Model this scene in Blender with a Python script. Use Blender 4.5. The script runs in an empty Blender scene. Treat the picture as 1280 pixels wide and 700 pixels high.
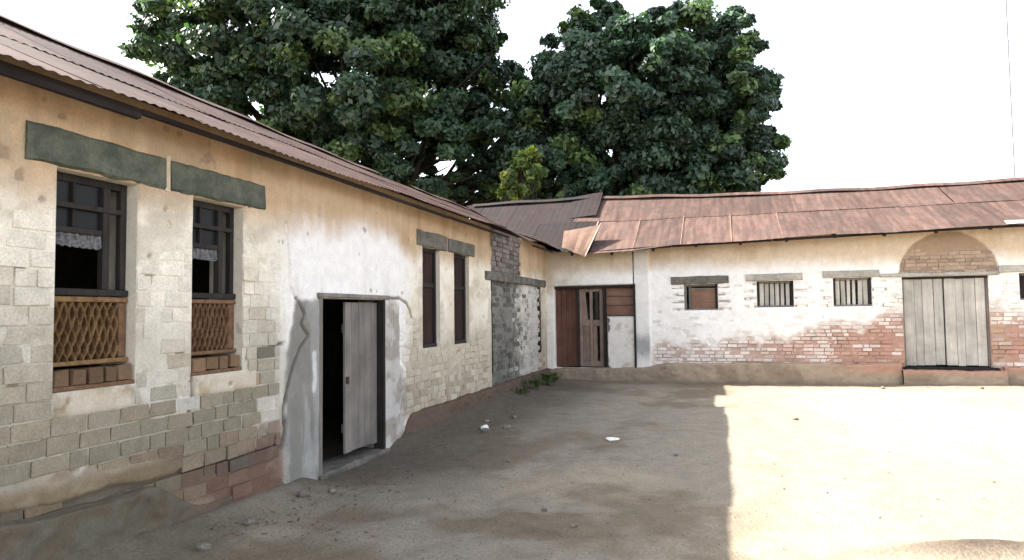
import bpy, bmesh, math, random
import numpy as np
from mathutils import Vector, Matrix, Quaternion

SC = bpy.context.scene
COL = SC.collection
rng = np.random.default_rng(7)
random.seed(7)

# ------------------------------------------------------------------ camera
F_PX, YAW, PITCH, ROLL = 845.55, 0.303784, 0.0495, 0.012725
XC, YB, HC = 4.0875, 15.7586, 1.70
cy_, sy_ = math.cos(YAW), math.sin(YAW)
fw0 = Vector((-sy_, cy_, 0)); rt0 = Vector((cy_, sy_, 0)); up0 = Vector((0, 0, 1))
FW = fw0 * math.cos(PITCH) + up0 * math.sin(PITCH)
UP1 = up0 * math.cos(PITCH) - fw0 * math.sin(PITCH)
RT = rt0 * math.cos(ROLL) - UP1 * math.sin(ROLL)
UP = UP1 * math.cos(ROLL) + rt0 * math.sin(ROLL)
CAM = Vector((XC, 0, HC))
cd = bpy.data.cameras.new('camera'); cam = bpy.data.objects.new('camera', cd); COL.objects.link(cam)
cd.sensor_width = 36; cd.lens = F_PX / 1280 * 36; cd.clip_end = 2000; cd.clip_start = 0.05
M = Matrix((RT, UP, -FW)).transposed().to_4x4(); M.translation = CAM
cam.matrix_world = M
SC.camera = cam
def at(px, py, depth):            # a point of the place at a given distance along the view axis
    return CAM + (FW + RT * ((px - 640) / F_PX) - UP * ((py - 350) / F_PX)) * depth

# ------------------------------------------------------------------ sky, sun, exposure
SUN_EL, SUN_AZ = math.radians(40.5), math.radians(-88.0)
w = bpy.data.worlds.new('World'); SC.world = w; w.use_nodes = True
wn = w.node_tree.nodes; wl = w.node_tree.links
sky = wn.new('ShaderNodeTexSky'); sky.sky_type = 'NISHITA'; sky.sun_disc = False
sky.sun_elevation = SUN_EL; sky.sun_rotation = SUN_AZ
sky.air_density = 1.0; sky.dust_density = 4.0; sky.ozone_density = 1.0; sky.altitude = 900
hs = wn.new('ShaderNodeHueSaturation'); hs.inputs['Saturation'].default_value = 0.4
wl.new(sky.outputs[0], hs.inputs['Color']); wl.new(hs.outputs[0], wn['Background'].inputs[0])
wn['Background'].inputs[1].default_value = 0.095
sd = bpy.data.lights.new('sun', 'SUN'); sd.energy = 3.3; sd.angle = math.radians(0.53); sd.color = (1.0, 0.945, 0.86)
so = bpy.data.objects.new('sun', sd); COL.objects.link(so); so.location = (-20, 5, 30)
SV = Vector((math.sin(SUN_AZ) * math.cos(SUN_EL), math.cos(SUN_AZ) * math.cos(SUN_EL), math.sin(SUN_EL)))
so.rotation_euler = SV.to_track_quat('Z', 'Y').to_euler()
SC.view_settings.view_transform = 'Standard'; SC.view_settings.look = 'None'
SC.view_settings.exposure = 2.7; SC.view_settings.gamma = 1.0
SC.view_settings.use_curve_mapping = False
try:
    SC.cycles.max_bounces = 8; SC.cycles.diffuse_bounces = 5; SC.cycles.transparent_max_bounces = 8
except Exception: pass

# ------------------------------------------------------------------ numpy noise
def sm(a, b, x): 
    t = np.clip((x - a) / (b - a), 0, 1); return t * t * (3 - 2 * t)
def _h(ix, iy, s):
    n = (ix.astype(np.int64) * 374761393 + iy.astype(np.int64) * 668265263 + s * 1442695041) & 0xFFFFFFFF
    n = ((n ^ (n >> 13)) * 1274126177) & 0xFFFFFFFF
    return ((n ^ (n >> 16)) & 0xFFFF) / 65535.0
def vn(x, y, s=0):
    x = np.asarray(x, float); y = np.asarray(y, float)
    x, y = np.broadcast_arrays(x, y)
    ix = np.floor(x); iy = np.floor(y); fx = x - ix; fy = y - iy
    fx = fx * fx * (3 - 2 * fx); fy = fy * fy * (3 - 2 * fy)
    a = _h(ix, iy, s); b = _h(ix + 1, iy, s); c = _h(ix, iy + 1, s); d = _h(ix + 1, iy + 1, s)
    return (a + (b - a) * fx) * (1 - fy) + (c + (d - c) * fx) * fy
def fb(x, y, f=1.0, o=4, s=0):        # 0..1 fractal noise
    t = 0; a = 0.5; n = 0
    for i in range(o):
        t = t + a * vn(np.asarray(x) * f + 17.3 * i, np.asarray(y) * f + 5.1 * i, s + i); n += a; a *= .55; f *= 2.07
    return t / n
def mixc(c, col, m):
    return c * (1 - m[..., None]) + np.array(col) * m[..., None]

# ------------------------------------------------------------------ materials
class NT:
    def __init__(s, name):
        s.m = bpy.data.materials.new(name); s.m.use_nodes = True
        s.t = s.m.node_tree; s.n = s.t.nodes; s.b = s.n['Principled BSDF']
    def new(s, typ, props=None, **inp):
        n = s.n.new(typ)
        for k, v in (props or {}).items(): setattr(n, k, v)
        for k, v in inp.items():
            s.set(n, k.replace('_', ' '), v)
        return n
    def set(s, n, k, v):
        i = n.inputs[int(k)] if k.isdigit() else n.inputs[k]
        if hasattr(v, 'is_output') or isinstance(v, bpy.types.NodeSocket): s.t.links.new(v, i)
        else: i.default_value = v
    def pos(s):
        return s.new('ShaderNodeNewGeometry').outputs['Position']
    def noise(s, vec, scale, detail=4, rough=.6):
        return s.new('ShaderNodeTexNoise', Vector=vec, Scale=scale, Detail=detail, Roughness=rough).outputs['Fac']
    def ramp(s, fac, a, b):
        r = s.new('ShaderNodeMapRange'); s.set(r, 'Value', fac)
        s.set(r, 'From Min', a[0]); s.set(r, 'From Max', a[1]); s.set(r, 'To Min', b[0]); s.set(r, 'To Max', b[1])
        return r.outputs[0]
    def mix(s, fac, a, b, mode='MIX'):
        n = s.n.new('ShaderNodeMix'); n.data_type = 'RGBA'; n.blend_type = mode
        for i, v in ((0, fac), (6, a), (7, b)):
            if isinstance(v, bpy.types.NodeSocket): s.t.links.new(v, n.inputs[i])
            elif i and len(v) == 3: n.inputs[i].default_value = (*v, 1)
            else: n.inputs[i].default_value = v
        return n.outputs[2]
    def gain(s, col, val):               # multiply a colour by a scalar socket
        c = s.new('ShaderNodeCombineColor'); 
        for i in range(3): s.t.links.new(val, c.inputs[i])
        return s.mix(1.0, col, c.outputs[0], 'MULTIPLY')
    def bump(s, h, strength, dist):
        b = s.new('ShaderNodeBump', Height=h, Strength=strength, Distance=dist)
        s.t.links.new(b.outputs[0], s.b.inputs['Normal'])
    def out(s, col, rough=.9, spec=.2, metal=0.):
        s.set(s.b, 'Base Color', col if isinstance(col, bpy.types.NodeSocket) else (*col, 1))
        s.set(s.b, 'Roughness', rough); s.set(s.b, 'Specular IOR Level', spec); s.set(s.b, 'Metallic', metal)
        return s.m
def m_attr(name, src='attr', fine=60., amt=.13, bump=.006, rough=.95):
    t = NT(name); p = t.pos()
    if src == 'attr': c = t.new('ShaderNodeAttribute', {'attribute_name': 'col'}).outputs['Color']
    else: c = t.new('ShaderNodeObjectInfo').outputs['Color']
    n1 = t.noise(p, fine, 5, .65); n2 = t.noise(p, fine * .13, 4, .6)
    g = t.new('ShaderNodeMath', {'operation': 'MULTIPLY'})
    t.set(g, '0', t.ramp(n1, (.3, .7), (1 - amt, 1 + amt))); t.set(g, '1', t.ramp(n2, (.3, .7), (1 - amt * .6, 1 + amt * .6)))
    c = t.gain(c, g.outputs[0])
    t.bump(n1, .7, bump)
    return t.out(c, rough, .12)
MAT_WALL = m_attr('old_plaster')
MAT_BRICK = m_attr('old_brick', 'obj', 70, .2, .008)
MAT_BRICKS = m_attr('old_bricks', 'attr', 70, .2, .008)
MAT_GROUND = m_attr('packed_dirt', 'attr', 35, .2, .03)

def m_wood(name, c1, c2, axis=2, scale=1.0, rough=.85):
    t = NT(name); tc = t.new('ShaderNodeTexCoord').outputs['Object']; oi = t.new('ShaderNodeObjectInfo').outputs['Random']
    sc = [28., 28., 28.]; sc[axis] = 1.6
    mp = t.new('ShaderNodeMapping', Vector=tc); mp.inputs['Scale'].default_value = [a * scale for a in sc]
    cb = t.new('ShaderNodeCombineXYZ'); mm = t.new('ShaderNodeMath', {'operation': 'MULTIPLY'}); t.set(mm, '0', oi); t.set(mm, '1', 37.0)
    for i in range(3): t.t.links.new(mm.outputs[0], cb.inputs[i])
    t.t.links.new(cb.outputs[0], mp.inputs['Location'])
    n = t.noise(mp.outputs[0], 1.0, 6, .65); n2 = t.noise(tc, 3.0, 3, .6)
    c = t.mix(t.ramp(n, (.3, .7), (0, 1)), c1, c2)
    g = t.new('ShaderNodeMath', {'operation': 'MULTIPLY'}); t.set(g, '0', t.ramp(n2, (.3, .7), (.75, 1.15))); t.set(g, '1', t.ramp(oi, (0, 1), (.82, 1.15)))
    c = t.gain(c, g.outputs[0])
    t.bump(n, .6, .004)
    return t.out(c, rough, .2)
WOOD_GREY = m_wood('weathered_grey_wood', (.25, .225, .20), (.155, .138, .122))
WOOD_PALE = m_wood('sun_bleached_plank', (.50, .47, .415), (.36, .335, .29))
WOOD_DARK = m_wood('dark_frame_wood', (.042, .036, .033), (.02, .017, .016))
WOOD_DARKH = m_wood('dark_purlin_wood', (.035, .027, .027), (.016, .013, .013), axis=1)
WOOD_RED = m_wood('red_brown_wood', (.15, .07, .05), (.085, .04, .03))
WOOD_SHUT = m_wood('shutter_wood', (.04, .02, .016), (.022, .012, .01))
WOOD_BROWN = m_wood('brown_board', (.22, .13, .09), (.15, .085, .06), axis=0)
WOOD_DOOR = m_wood('old_panel_door_wood', (.27, .2, .16), (.17, .12, .095))

def m_conc(name, c1, c2, sc=5.0):
    t = NT(name); p = t.pos(); n = t.noise(p, sc, 6, .65); n2 = t.noise(p, 70, 4, .6)
    c = t.mix(t.ramp(n, (.4, .64), (0, 1)), c1, c2)
    c = t.gain(c, t.ramp(n2, (.3, .7), (.78, 1.18)))
    t.bump(n2, .6, .006)
    return t.out(c, .92, .15)
CONC_GREEN = m_conc('mossy_concrete', (.072, .080, .062), (.132, .138, .108))
CONC_DIRTY = m_conc('dirty_concrete', (.10, .095, .08), (.18, .165, .135))
CONC_PALE = m_conc('grey_timber_like_concrete', (.3, .28, .24), (.45, .42, .36))
WHITEWASH = m_conc('whitewash', (.74, .71, .66), (.55, .50, .44))
CREAM = m_conc('cream_render', (.56, .48, .36), (.45, .36, .25))
STONE = m_conc('field_stone', (.13, .11, .09), (.24, .21, .175), 9)
CLAY = m_conc('grille_clay', (.235, .142, .068), (.13, .072, .036), 12)
CLAYDK = m_conc('grille_clay_faded', (.20, .115, .065), (.12, .065, .042), 12)
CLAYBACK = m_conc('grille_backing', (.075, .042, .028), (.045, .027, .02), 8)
PAPER = m_conc('litter_paper', (.85, .84, .8), (.7, .68, .64), 9)
LACE = m_conc('lace_cloth', (.2, .2, .205), (.07, .07, .075), 45)
IRON = m_conc('rusty_iron', (.05, .04, .035), (.1, .06, .04), 30)
UNLIT_INNER = m_conc('unlit_inner_plaster', (.06, .052, .045), (.035, .03, .027))  # darkness of the unlit rooms is put into this colour
def m_glass():
    t = NT('dark_glass'); return t.out((.012, .013, .014), .35, .12)  # opaque near-black panes with weak reflection
GLASS = m_glass()
def m_galv():
    t = NT('galvanised_steel'); return t.out((.16, .165, .17), .7, .2)
GALV = m_galv()

def m_rust(name, c1, c2, c3, rough=.55, axis=1):
    t = NT(name); p = t.pos(); oi = t.new('ShaderNodeObjectInfo').outputs['Random']
    mp = t.new('ShaderNodeMapping', Vector=p)
    sc = [1.0, 1.0, 1.0]; sc[axis] = 7.0; mp.inputs['Scale'].default_value = sc     # streaks run down the slope
    n = t.noise(mp.outputs[0], 1.1, 6, .7); n2 = t.noise(p, 2.3, 5, .65); n3 = t.noise(p, 45, 4, .6)
    c = t.mix(t.ramp(n, (.40, .60), (0, 1)), c1, c2)
    c = t.mix(t.ramp(n2, (.48, .64), (0, .85)), c, c3)
    g = t.new('ShaderNodeMath', {'operation': 'MULTIPLY'}); t.set(g, '0', t.ramp(n3, (.3, .7), (.85, 1.12))); t.set(g, '1', t.ramp(oi, (0, 1), (.78, 1.2)))
    c = t.gain(c, g.outputs[0])
    t.bump(n3, .35, .003)
    return t.out(c, t.ramp(n2, (.3, .7), (rough - .05, rough + .22)), .2)
RUST_L = m_rust('rusted_sheet_mauve', (.036, .0165, .0125), (.070, .034, .0265), (.098, .058, .049), .7, 1)
RUST_B = m_rust('rusted_sheet_red', (.064, .037, .029), (.112, .068, .054), (.066, .046, .040), .7, 0)
RUST_D = m_rust('rusted_sheet_dark', (.015, .0115, .012), (.022, .0165, .0165), (.032, .02, .019), .85, 0)
RUST_O = m_rust('rusted_sheet_orange', (.14, .084, .06), (.17, .106, .076), (.115, .07, .052), .65, 0)
GALV_OLD = m_rust('worn_zinc_strip', (.34, .28, .25), (.38, .32, .28), (.27, .2, .17), .5, 0)

def m_leaf(name, c1, c2):
    t = NT(name); g = t.new('ShaderNodeNewGeometry'); r = g.outputs['Random Per Island']; n = t.noise(g.outputs['Position'], .6, 3, .5)
    at_ = t.new('ShaderNodeAttribute', {'attribute_name': 'col'}).outputs['Color']
    c = t.mix(r, c1, c2); c = t.mix(1., c, at_, 'MULTIPLY'); c = t.gain(c, t.ramp(n, (.3, .7), (.8, 1.2)))
    t.out(c, .42, .5)
    tr = t.new('ShaderNodeBsdfTranslucent'); t.t.links.new(t.mix(1., c, (.9, 1.1, .35), 'MULTIPLY'), tr.inputs[0])
    mx = t.new('ShaderNodeMixShader'); mx.inputs[0].default_value = .35
    t.t.links.new(t.b.outputs[0], mx.inputs[1]); t.t.links.new(tr.outputs[0], mx.inputs[2])
    t.t.links.new(mx.outputs[0], t.n['Material Output'].inputs[0]); return t.m
LEAF_A = m_leaf('leaf_deep_green', (.023, .056, .035), (.085, .145, .076))
LEAF_B = m_leaf('leaf_blue_green', (.023, .058, .039), (.085, .148, .082))
LEAF_C = m_leaf('leaf_yellow_green', (.15, .22, .06), (.25, .32, .10))
LEAF_W = m_leaf('weed_leaf', (.045, .07, .025), (.09, .11, .04))
BARK = m_conc('bark', (.032, .027, .023), (.06, .05, .042), 7)

# ------------------------------------------------------------------ object helpers
def link(o): COL.objects.link(o); return o
def set_parent(o, parent):
    if parent is not None:
        o.parent = parent
        # parts are modelled in place, so undo the base offset of the thing
        r = parent
        if r.type == 'EMPTY': o.matrix_parent_inverse = Matrix.Translation(-Vector(r.location))
def mesh(name, verts, faces, mat=None, parent=None, col=None, smooth=False):
    me = bpy.data.meshes.new(name)
    verts = np.asarray(verts, dtype=np.float32)
    if isinstance(faces, np.ndarray) and faces.ndim == 2:
        k = faces.shape[1]; nf = len(faces)
        me.vertices.add(len(verts)); me.vertices.foreach_set('co', verts.ravel())
        me.loops.add(nf * k); me.loops.foreach_set('vertex_index', faces.astype(np.int32).ravel())
        me.polygons.add(nf); me.polygons.foreach_set('loop_start', np.arange(0, nf * k, k, dtype=np.int32))
        try: me.polygons.foreach_set('loop_total', np.full(nf, k, dtype=np.int32))
        except Exception: pass
        me.update(calc_edges=True); me.validate()
    else:
        me.from_pydata([tuple(map(float, v)) for v in verts], [], [tuple(f) for f in faces]); me.update()
    if col is not None:
        a = me.attributes.new('col', 'FLOAT_COLOR', 'POINT')
        c4 = np.ones((len(verts), 4), np.float32); c4[:, :3] = col; a.data.foreach_set('color', c4.ravel())
    if smooth: me.polygons.foreach_set('use_smooth', np.ones(len(me.polygons), bool))
    if mat: me.materials.append(mat)
    o = bpy.data.objects.new(name, me); link(o); set_parent(o, parent)
    return o
def thing(name, label, cat, loc, group=None):
    o = bpy.data.objects.new(name, None); o.location = loc; link(o); return tag(o, label, cat, group)
def tag(o, label, cat, group=None):
    o['label'] = label; o['category'] = cat
    if group: o['group'] = group
    return o
FR = {'L': lambda u, v, h: (h, u, v), 'B': lambda u, v, h: (u, YB - h, v)}
def frv(fr, u, v, h):
    u, v, h = np.broadcast_arrays(u, v, h)
    return np.stack([h, u, v], -1) if fr == 'L' else np.stack([u, YB - h, v], -1)

def hexa(c, bev=.0, jit=.0):
    """bevelled, slightly uneven block from 8 corners (u0v0h0 ... order below)"""
    bm = bmesh.new()
    V = [bm.verts.new(p) for p in c]
    for f in ((0, 1, 3, 2), (4, 6, 7, 5), (0, 4, 5, 1), (2, 3, 7, 6), (0, 2, 6, 4), (1, 5, 7, 3)): bm.faces.new([V[i] for i in f])
    if bev: bmesh.ops.bevel(bm, geom=bm.edges[:], offset=bev, segments=1, affect='EDGES')
    if jit:
        for v in bm.verts: v.co += Vector((random.uniform(-jit, jit), random.uniform(-jit, jit), random.uniform(-jit, jit)))
    bmesh.ops.recalc_face_normals(bm, faces=bm.faces[:])
    return bm
def bm_obj(name, bm, mat, parent=None):
    me = bpy.data.meshes.new(name); bm.to_mesh(me); bm.free(); me.materials.append(mat)
    o = bpy.data.objects.new(name, me); link(o); set_parent(o, parent); return o
def box(name, fr, u0, u1, v0, v1, h0, h1, mat, parent, bev=.006, jit=.002, skew=(0, 0)):
    f = FR[fr]; c = []
    for u in (u0, u1):
        for v in (v0, v1):
            for h in (h0, h1):
                c.append(Vector(f(u + (skew[0] if v == v1 else 0), v + (skew[1] if u == u1 else 0), h)))
    return bm_obj(name, hexa(c, min(bev, .3 * min(u1 - u0, v1 - v0, abs(h1 - h0))), jit), mat, parent)
def beam(name, fr, u0, u1, v0, v1, h0, h1, mat, parent, rough=.008, n=24, seed=0):
    """long rough cast beam: lengthwise subdivided, worn edges"""
    us = np.linspace(u0, u1, n + 1); sec = []
    e = min(.018, (v1 - v0) * .2)
    prof = [(v0, h0), (v0, h1 - e), (v0 + e, h1), ((v0 + v1) / 2, h1), (v1 - e, h1), (v1, h1 - e), (v1, h0)]
    V = []
    for i, u in enumerate(us):
        for j, (v, h) in enumerate(prof):
            k = 1 if 0 < j < 6 else .4
            V.append(FR[fr](u + (rough * .6 * (vn(j * 3.1, v * 9 + seed, 3) - .5) if i in (0, n) else 0),
                            v + k * rough * 2 * float(fb(u * 6 + seed, j * 1.7, 1, 3, 5) - .5), h + k * rough * 2 * float(fb(u * 7 + seed, j * 2.3, 1, 3, 9) - .5)))
    P = len(prof); Fc = []
    for i in range(n):
        for j in range(P - 1):
            a = i * P + j; Fc.append((a, a + 1, a + P + 1, a + P))
    Fc.append(tuple(range(P))); Fc.append(tuple(reversed(range(n * P, n * P + P))))
    bm = bmesh.new(); vs = [bm.verts.new(v) for v in V]
    for f in Fc: bm.faces.new([vs[i] for i in f])
    bmesh.ops.recalc_face_normals(bm, faces=bm.faces[:])
    return bm_obj(name, bm, mat, parent)

def axis_pts(a, b, step, keys):
    keys = sorted(set([a, b] + [k for k in keys if a < k < b])); out = []
    for k0, k1 in zip(keys, keys[1:]):
        n = max(1, int(round((k1 - k0) / step))); out += list(np.linspace(k0, k1, n + 1)[:-1])
    return np.array(out + [b])
def wall(name, fr, U, V, step, holes, hfun, cfun, parent, thick=.36, ustep=None, topfun=None):
    """weathered wall: relief face with openings, jambs and an inner face"""
    uk = [h[0] for h in holes] + [h[1] for h in holes]; vk = [h[2] for h in holes] + [h[3] for h in holes]
    us = axis_pts(U[0], U[1], step, uk) if ustep is None else ustep(uk)
    vs = axis_pts(V[0], V[1], step, vk)
    gu, gv = np.meshgrid(us, vs, indexing='ij')
    h = hfun(gu, gv); c = cfun(gu, gv)
    uc = (us[:-1] + us[1:]) / 2; vc = (vs[:-1] + vs[1:]) / 2
    mu, mv = np.meshgrid(uc, vc, indexing='ij'); keep = np.ones(mu.shape, bool)
    for (a, b, lo, hi) in holes:
        keep &= ~((mu > a) & (mu < b) & (mv > lo) & (mv < hi))
        edge = (gu >= a - 1e-6) & (gu <= b + 1e-6) & (gv >= lo - 1e-6) & (gv <= hi + 1e-6); h = np.where(edge, 0.0, h)
    gvt = gv if topfun is None else np.minimum(gv, topfun(gu))
    P = frv(fr, gu, gvt, h).reshape(-1, 3); C = c.reshape(-1, 3)
    n = len(vs); I = (np.arange(len(us) - 1)[:, None] * n + np.arange(n - 1)[None, :])[keep]
    Fq = np.stack([I, I + n, I + n + 1, I + 1], -1)
    PV = [P]; PC = [C]; PF = [Fq]; off = len(P)
    # jambs, head and sill of each opening, and the inner face
    def quad(pts, colr):
        nonlocal off
        PV.append(np.array(pts)); PC.append(np.tile(np.array(colr), (4, 1))); PF.append(np.arange(off, off + 4)[None, :]); off += 4
    T = -thick; f = FR[fr]
    for (a, b, lo, hi) in holes:
        cj = cfun(np.array([a - .02]), np.array([(lo + hi) / 2]))[0]; cj2 = cfun(np.array([b + .02]), np.array([(lo + hi) / 2]))[0]
        quad([f(a, lo, 0), f(a, hi, 0), f(a, hi, T), f(a, lo, T)], cj); quad([f(b, lo, 0), f(b, lo, T), f(b, hi, T), f(b, hi, 0)], cj2)
        quad([f(a, lo, 0), f(a, lo, T), f(b, lo, T), f(b, lo, 0)], cj); quad([f(a, hi, 0), f(b, hi, 0), f(b, hi, T), f(a, hi, T)], cj)
    ku = sorted(set([U[0], U[1]] + uk)); kv = sorted(set([V[0], V[1]] + vk))
    for a, b in zip(ku, ku[1:]):
        for lo, hi in zip(kv, kv[1:]):
            if any(q[0] - 1e-6 <= a and b <= q[1] + 1e-6 and q[2] - 1e-6 <= lo and hi <= q[3] + 1e-6 for q in holes): continue
            quad([f(a, lo, T), f(a, hi, T), f(b, hi, T), f(b, lo, T)], (.10, .085, .07))  # inner face coloured dark to read as an unlit room
    return mesh(name, np.concatenate(PV), np.concatenate(PF), MAT_WALL, parent, np.concatenate(PC))

# ------------------------------------------------------------------ bricks
BV = []
def brick_variants():
    for k in range(10):
        bm = hexa([Vector((x, y, z)) for x in (-.5, .5) for y in (-.5, .5) for z in (-.5, .5)])
        bmesh.ops.bevel(bm, geom=bm.edges[:], offset=.045, segments=1, affect='EDGES')
        for v in bm.verts: v.co += Vector((random.uniform(-.035, .035), random.uniform(-.02, .02), random.uniform(-.06, .06)))
        me = bpy.data.meshes.new('brick'); bm.to_mesh(me); bm.free(); me.materials.append(MAT_BRICK); BV.append(me)
brick_variants()
BASEV = [np.array([v.co[:] for v in me.vertices]) for me in BV]
BASEF = [[tuple(p.vertices) for p in me.polygons] for me in BV]
def lay_bricks(parent, fr, items, limit=300):
    """items: (u, v, length, height, face h, colour). The largest in view become objects, the rest one joined piece"""
    def size(it):
        p = Vector(FR[fr](it[0], it[1], 0)); d = p - CAM; D = d.length
        nrm = Vector((1, 0, 0)) if fr == 'L' else Vector((0, -1, 0))
        q = (d.dot(RT) / max(d.dot(FW), .1) * F_PX + 640)
        vis = 1 if (d.dot(FW) > .5 and -30 < q < 1300) else 0
        return vis * abs(d.dot(nrm)) / D / D / D * it[2] * it[3]
    items = sorted(items, key=size, reverse=True)
    VV, FF, CC, off = [], [], [], 0
    for i, (u, v, L, Hh, h, c) in enumerate(items):
        k = random.randrange(10); T = .07; sg = random.choice((-1, 1))
        if i < limit:
            o = bpy.data.objects.new('brick', BV[k]); link(o); o.parent = parent
            o.location = FR[fr](u, v, h - T / 2); o.scale = (sg * L, T, Hh) if fr == 'B' else (sg * L, T, Hh)
            o.rotation_euler = (0, random.uniform(-.012, .012), math.pi / 2 if fr == 'L' else 0)
            o.color = (*c, 1)
        else:
            b = BASEV[k] * np.array([L, T, Hh])
            ctr = np.array(FR[fr](u, v, h - T / 2))
            if fr == 'L': b = np.stack([-b[:, 1], b[:, 0], b[:, 2]], -1)
            VV.append(b + ctr); FF += [tuple(x + off for x in f) for f in BASEF[k]]; CC.append(np.tile(np.array(c), (len(b), 1))); off += len(b)
    if VV:
        o = mesh('brickwork', np.concatenate(VV), FF, MAT_BRICKS, parent, np.concatenate(CC)); o['kind'] = 'stuff'
def courses(U, V, L, H, gap, skip, hfun, facefun, colfun, margin=.004):
    """running bond over a region: keep a brick where it stands proud of the plaster"""
    out = []; r = 0; v = V[0]
    while v < V[1]:
        u = U[0] - (L / 2 if r % 2 else 0) + random.uniform(-.02, .02)
        while u < U[1]:
            l = L * random.choice((1, 1, 1, .92, .55)); vc = v + H / 2; p0, p1 = u, u + l
            for s_ in skip:
                if s_[2] - H * .3 < vc < s_[3] + H * .3 and p1 > s_[0] and p0 < s_[1]:
                    if p0 < s_[0] and s_[0] - p0 >= p1 - s_[1]: p1 = s_[0]
                    elif p1 > s_[1]: p0 = s_[1]
                    else: p1 = p0
            if p1 - p0 > .07:
                uc = (p0 + p1) / 2; ll = p1 - p0; hf = facefun(uc, vc)
                q = np.array([uc - ll * .3, uc, uc + ll * .3]); hp = hfun(q, np.full(3, vc))
                if (hp < hf - margin).any():
                    out.append((uc, vc + random.uniform(-.1, .1) * gap, ll - gap, H - gap * random.uniform(.7, 1.3), hf, colfun(uc, vc)))
            u += l
        v += H; r += 1
    return out

# ================================================================== GROUND
def gz(x, y):
    x = np.asarray(x, float); y = np.asarray(y, float)
    z = .12 * sm(6, 15, y) + .07 * sm(5, 9.5, x) * sm(9, 15, y)
    near = sm(-2, 2, y) * (1 - sm(30, 60, np.abs(y)))
    z = z + .055 * (fb(x, y, .55, 3, 21) - .5) + .02 * (fb(x, y, 3.5, 3, 31) - .5) + .008 * (fb(x, y, 16, 2, 41) - .5)
    # trampled bank of soil against the long wall
    bank = np.exp(-np.clip(x - .1, 0, None) / .34) * (.11 + .12 * (1 - sm(3.2, 5.2, y)) + .04 * (fb(x, y, 2, 3, 51) - .5))
    door = sm(5.8, 6.2, y) * (1 - sm(7.6, 8.0, y)); z = z + bank * (1 - door) * sm(-.6, .05, x)
    rut = np.exp(-((x - (1.9 + .12 * (y - 5))) / .22) ** 2) * .03; z = z - rut
    # low mound under the dark patch in the sunny part
    z = z + .10 * np.exp(-((x - 5.75 + .3 * (y - 5.45)) / .8) ** 2 - ((y - 5.42 - .31 * (x - 5.75)) / .22) ** 2)
    return z
def gcol(x, y):
    base = np.array([.245, .212, .165]); c = np.ones(x.shape + (3,)) * base
    c = mixc(c, (.30, .25, .185), sm(.45, .7, fb(x, y, .45, 4, 61)))
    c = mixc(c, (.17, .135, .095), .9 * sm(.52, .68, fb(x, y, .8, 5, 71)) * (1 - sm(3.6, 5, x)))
    near_wall = (1 - sm(.5, 2.1, x + 1.2 * (fb(x, y, .9, 4, 81) - .5))) * sm(4.5, 7.5, y)
    c = mixc(c, (.105, .09, .07), .85 * near_wall)  # dirt coloured darker towards the long wall
    c = mixc(c, (.11, .085, .06), .75 * sm(.50, .62, fb(x, y, 1.3, 5, 91)) * np.exp(-((x - 2.4) / .9) ** 2 - ((y - 5.5) / .55) ** 2))
    c = mixc(c, (.13, .12, .085), .6 * (1 - sm(.35, .7, x)) * (1 - sm(4.2, 5.5, y)))
    c = mixc(c, (.075, .055, .042), .95 * np.exp(-(((x - 5.75 + .3 * (y - 5.45)) / .8) ** 2 + ((y - 5.42 - .31 * (x - 5.75)) / .17) ** 2) * (1.2 - .6 * fb(x, y, 3, 3, 99))))  # dark brown patch over the low mound
    c = mixc(c, (.2, .16, .11), .7 * sm(14.6, 15.3, y + .5 * (fb(x, y, 1.5, 3, 95) - .5)))
    return c
xs = np.concatenate([-np.geomspace(500, 9, 26), np.arange(-8, 0, .5), np.arange(0, 9.6, .04), np.arange(9.6, 13, .1), np.geomspace(13, 500, 26)])
ys = np.concatenate([-np.geomspace(500, 4, 26), np.arange(-3.5, 3, .25), np.arange(3, 9, .04), np.arange(9, 16, .06), np.arange(16, 30, 1.), np.geomspace(30, 600, 26)])
gx, gy = np.meshgrid(xs, ys, indexing='ij')
n = len(ys); I = (np.arange(len(xs) - 1)[:, None] * n + np.arange(n - 1)[None, :]).ravel()
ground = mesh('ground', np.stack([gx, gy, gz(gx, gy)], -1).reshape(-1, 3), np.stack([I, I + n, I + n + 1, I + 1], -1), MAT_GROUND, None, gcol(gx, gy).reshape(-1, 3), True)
ground['kind'] = 'structure'

# ================================================================== LONG BUILDING (left)
long_b = thing('brick_building', 'long whitewashed brick building with two grilled windows and a half-open plank door', 'building', (-1.5, 7, 0))
W1 = (3.25, 3.88, 1.23, 2.68); W2 = (4.42, 5.02, 1.23, 2.68); DR = (6.20, 7.64, -.05, 1.89)
W3 = (8.78, 9.40, 1.22, 2.67); W4 = (9.95, 10.62, 1.22, 2.67); INF = (11.72, 15.15, .2, 2.31)
HOL_L = [W1, W2, DR, W3, W4]
def crack(u, v, pts, wd):
    d = np.full(np.shape(u), 9.)
    for (a, b), (c, e) in zip(pts, pts[1:]):
        L2 = (c - a) ** 2 + (e - b) ** 2; t = np.clip(((u - a) * (c - a) + (v - b) * (e - b)) / L2, 0, 1)
        d = np.minimum(d, np.hypot(u - a - t * (c - a), v - b - t * (e - b)))
    return 1 - sm(wd * .4, wd, d + wd * .5 * (fb(u, v, 12, 2, 3) - .5))
CRK1 = [(5.80, 1.88), (5.92, 1.72), (5.86, 1.62), (5.98, 1.5), (5.84, 1.38), (5.72, 1.2), (5.64, 1.0), (5.6, .8), (5.62, .6), (5.58, .45)]
CRK2 = [(7.7, 1.91), (8.05, 1.92), (8.25, 1.86), (8.4, 1.72), (8.5, 1.55), (8.55, 1.38)]
CRK3 = [(5.10, 1.34), (5.3, 1.36), (5.45, 1.42), (5.6, 1.44)]
CRK4 = [(4.42, 1.23), (4.44, 1.05), (4.40, .92), (4.43, .80)]
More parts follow.
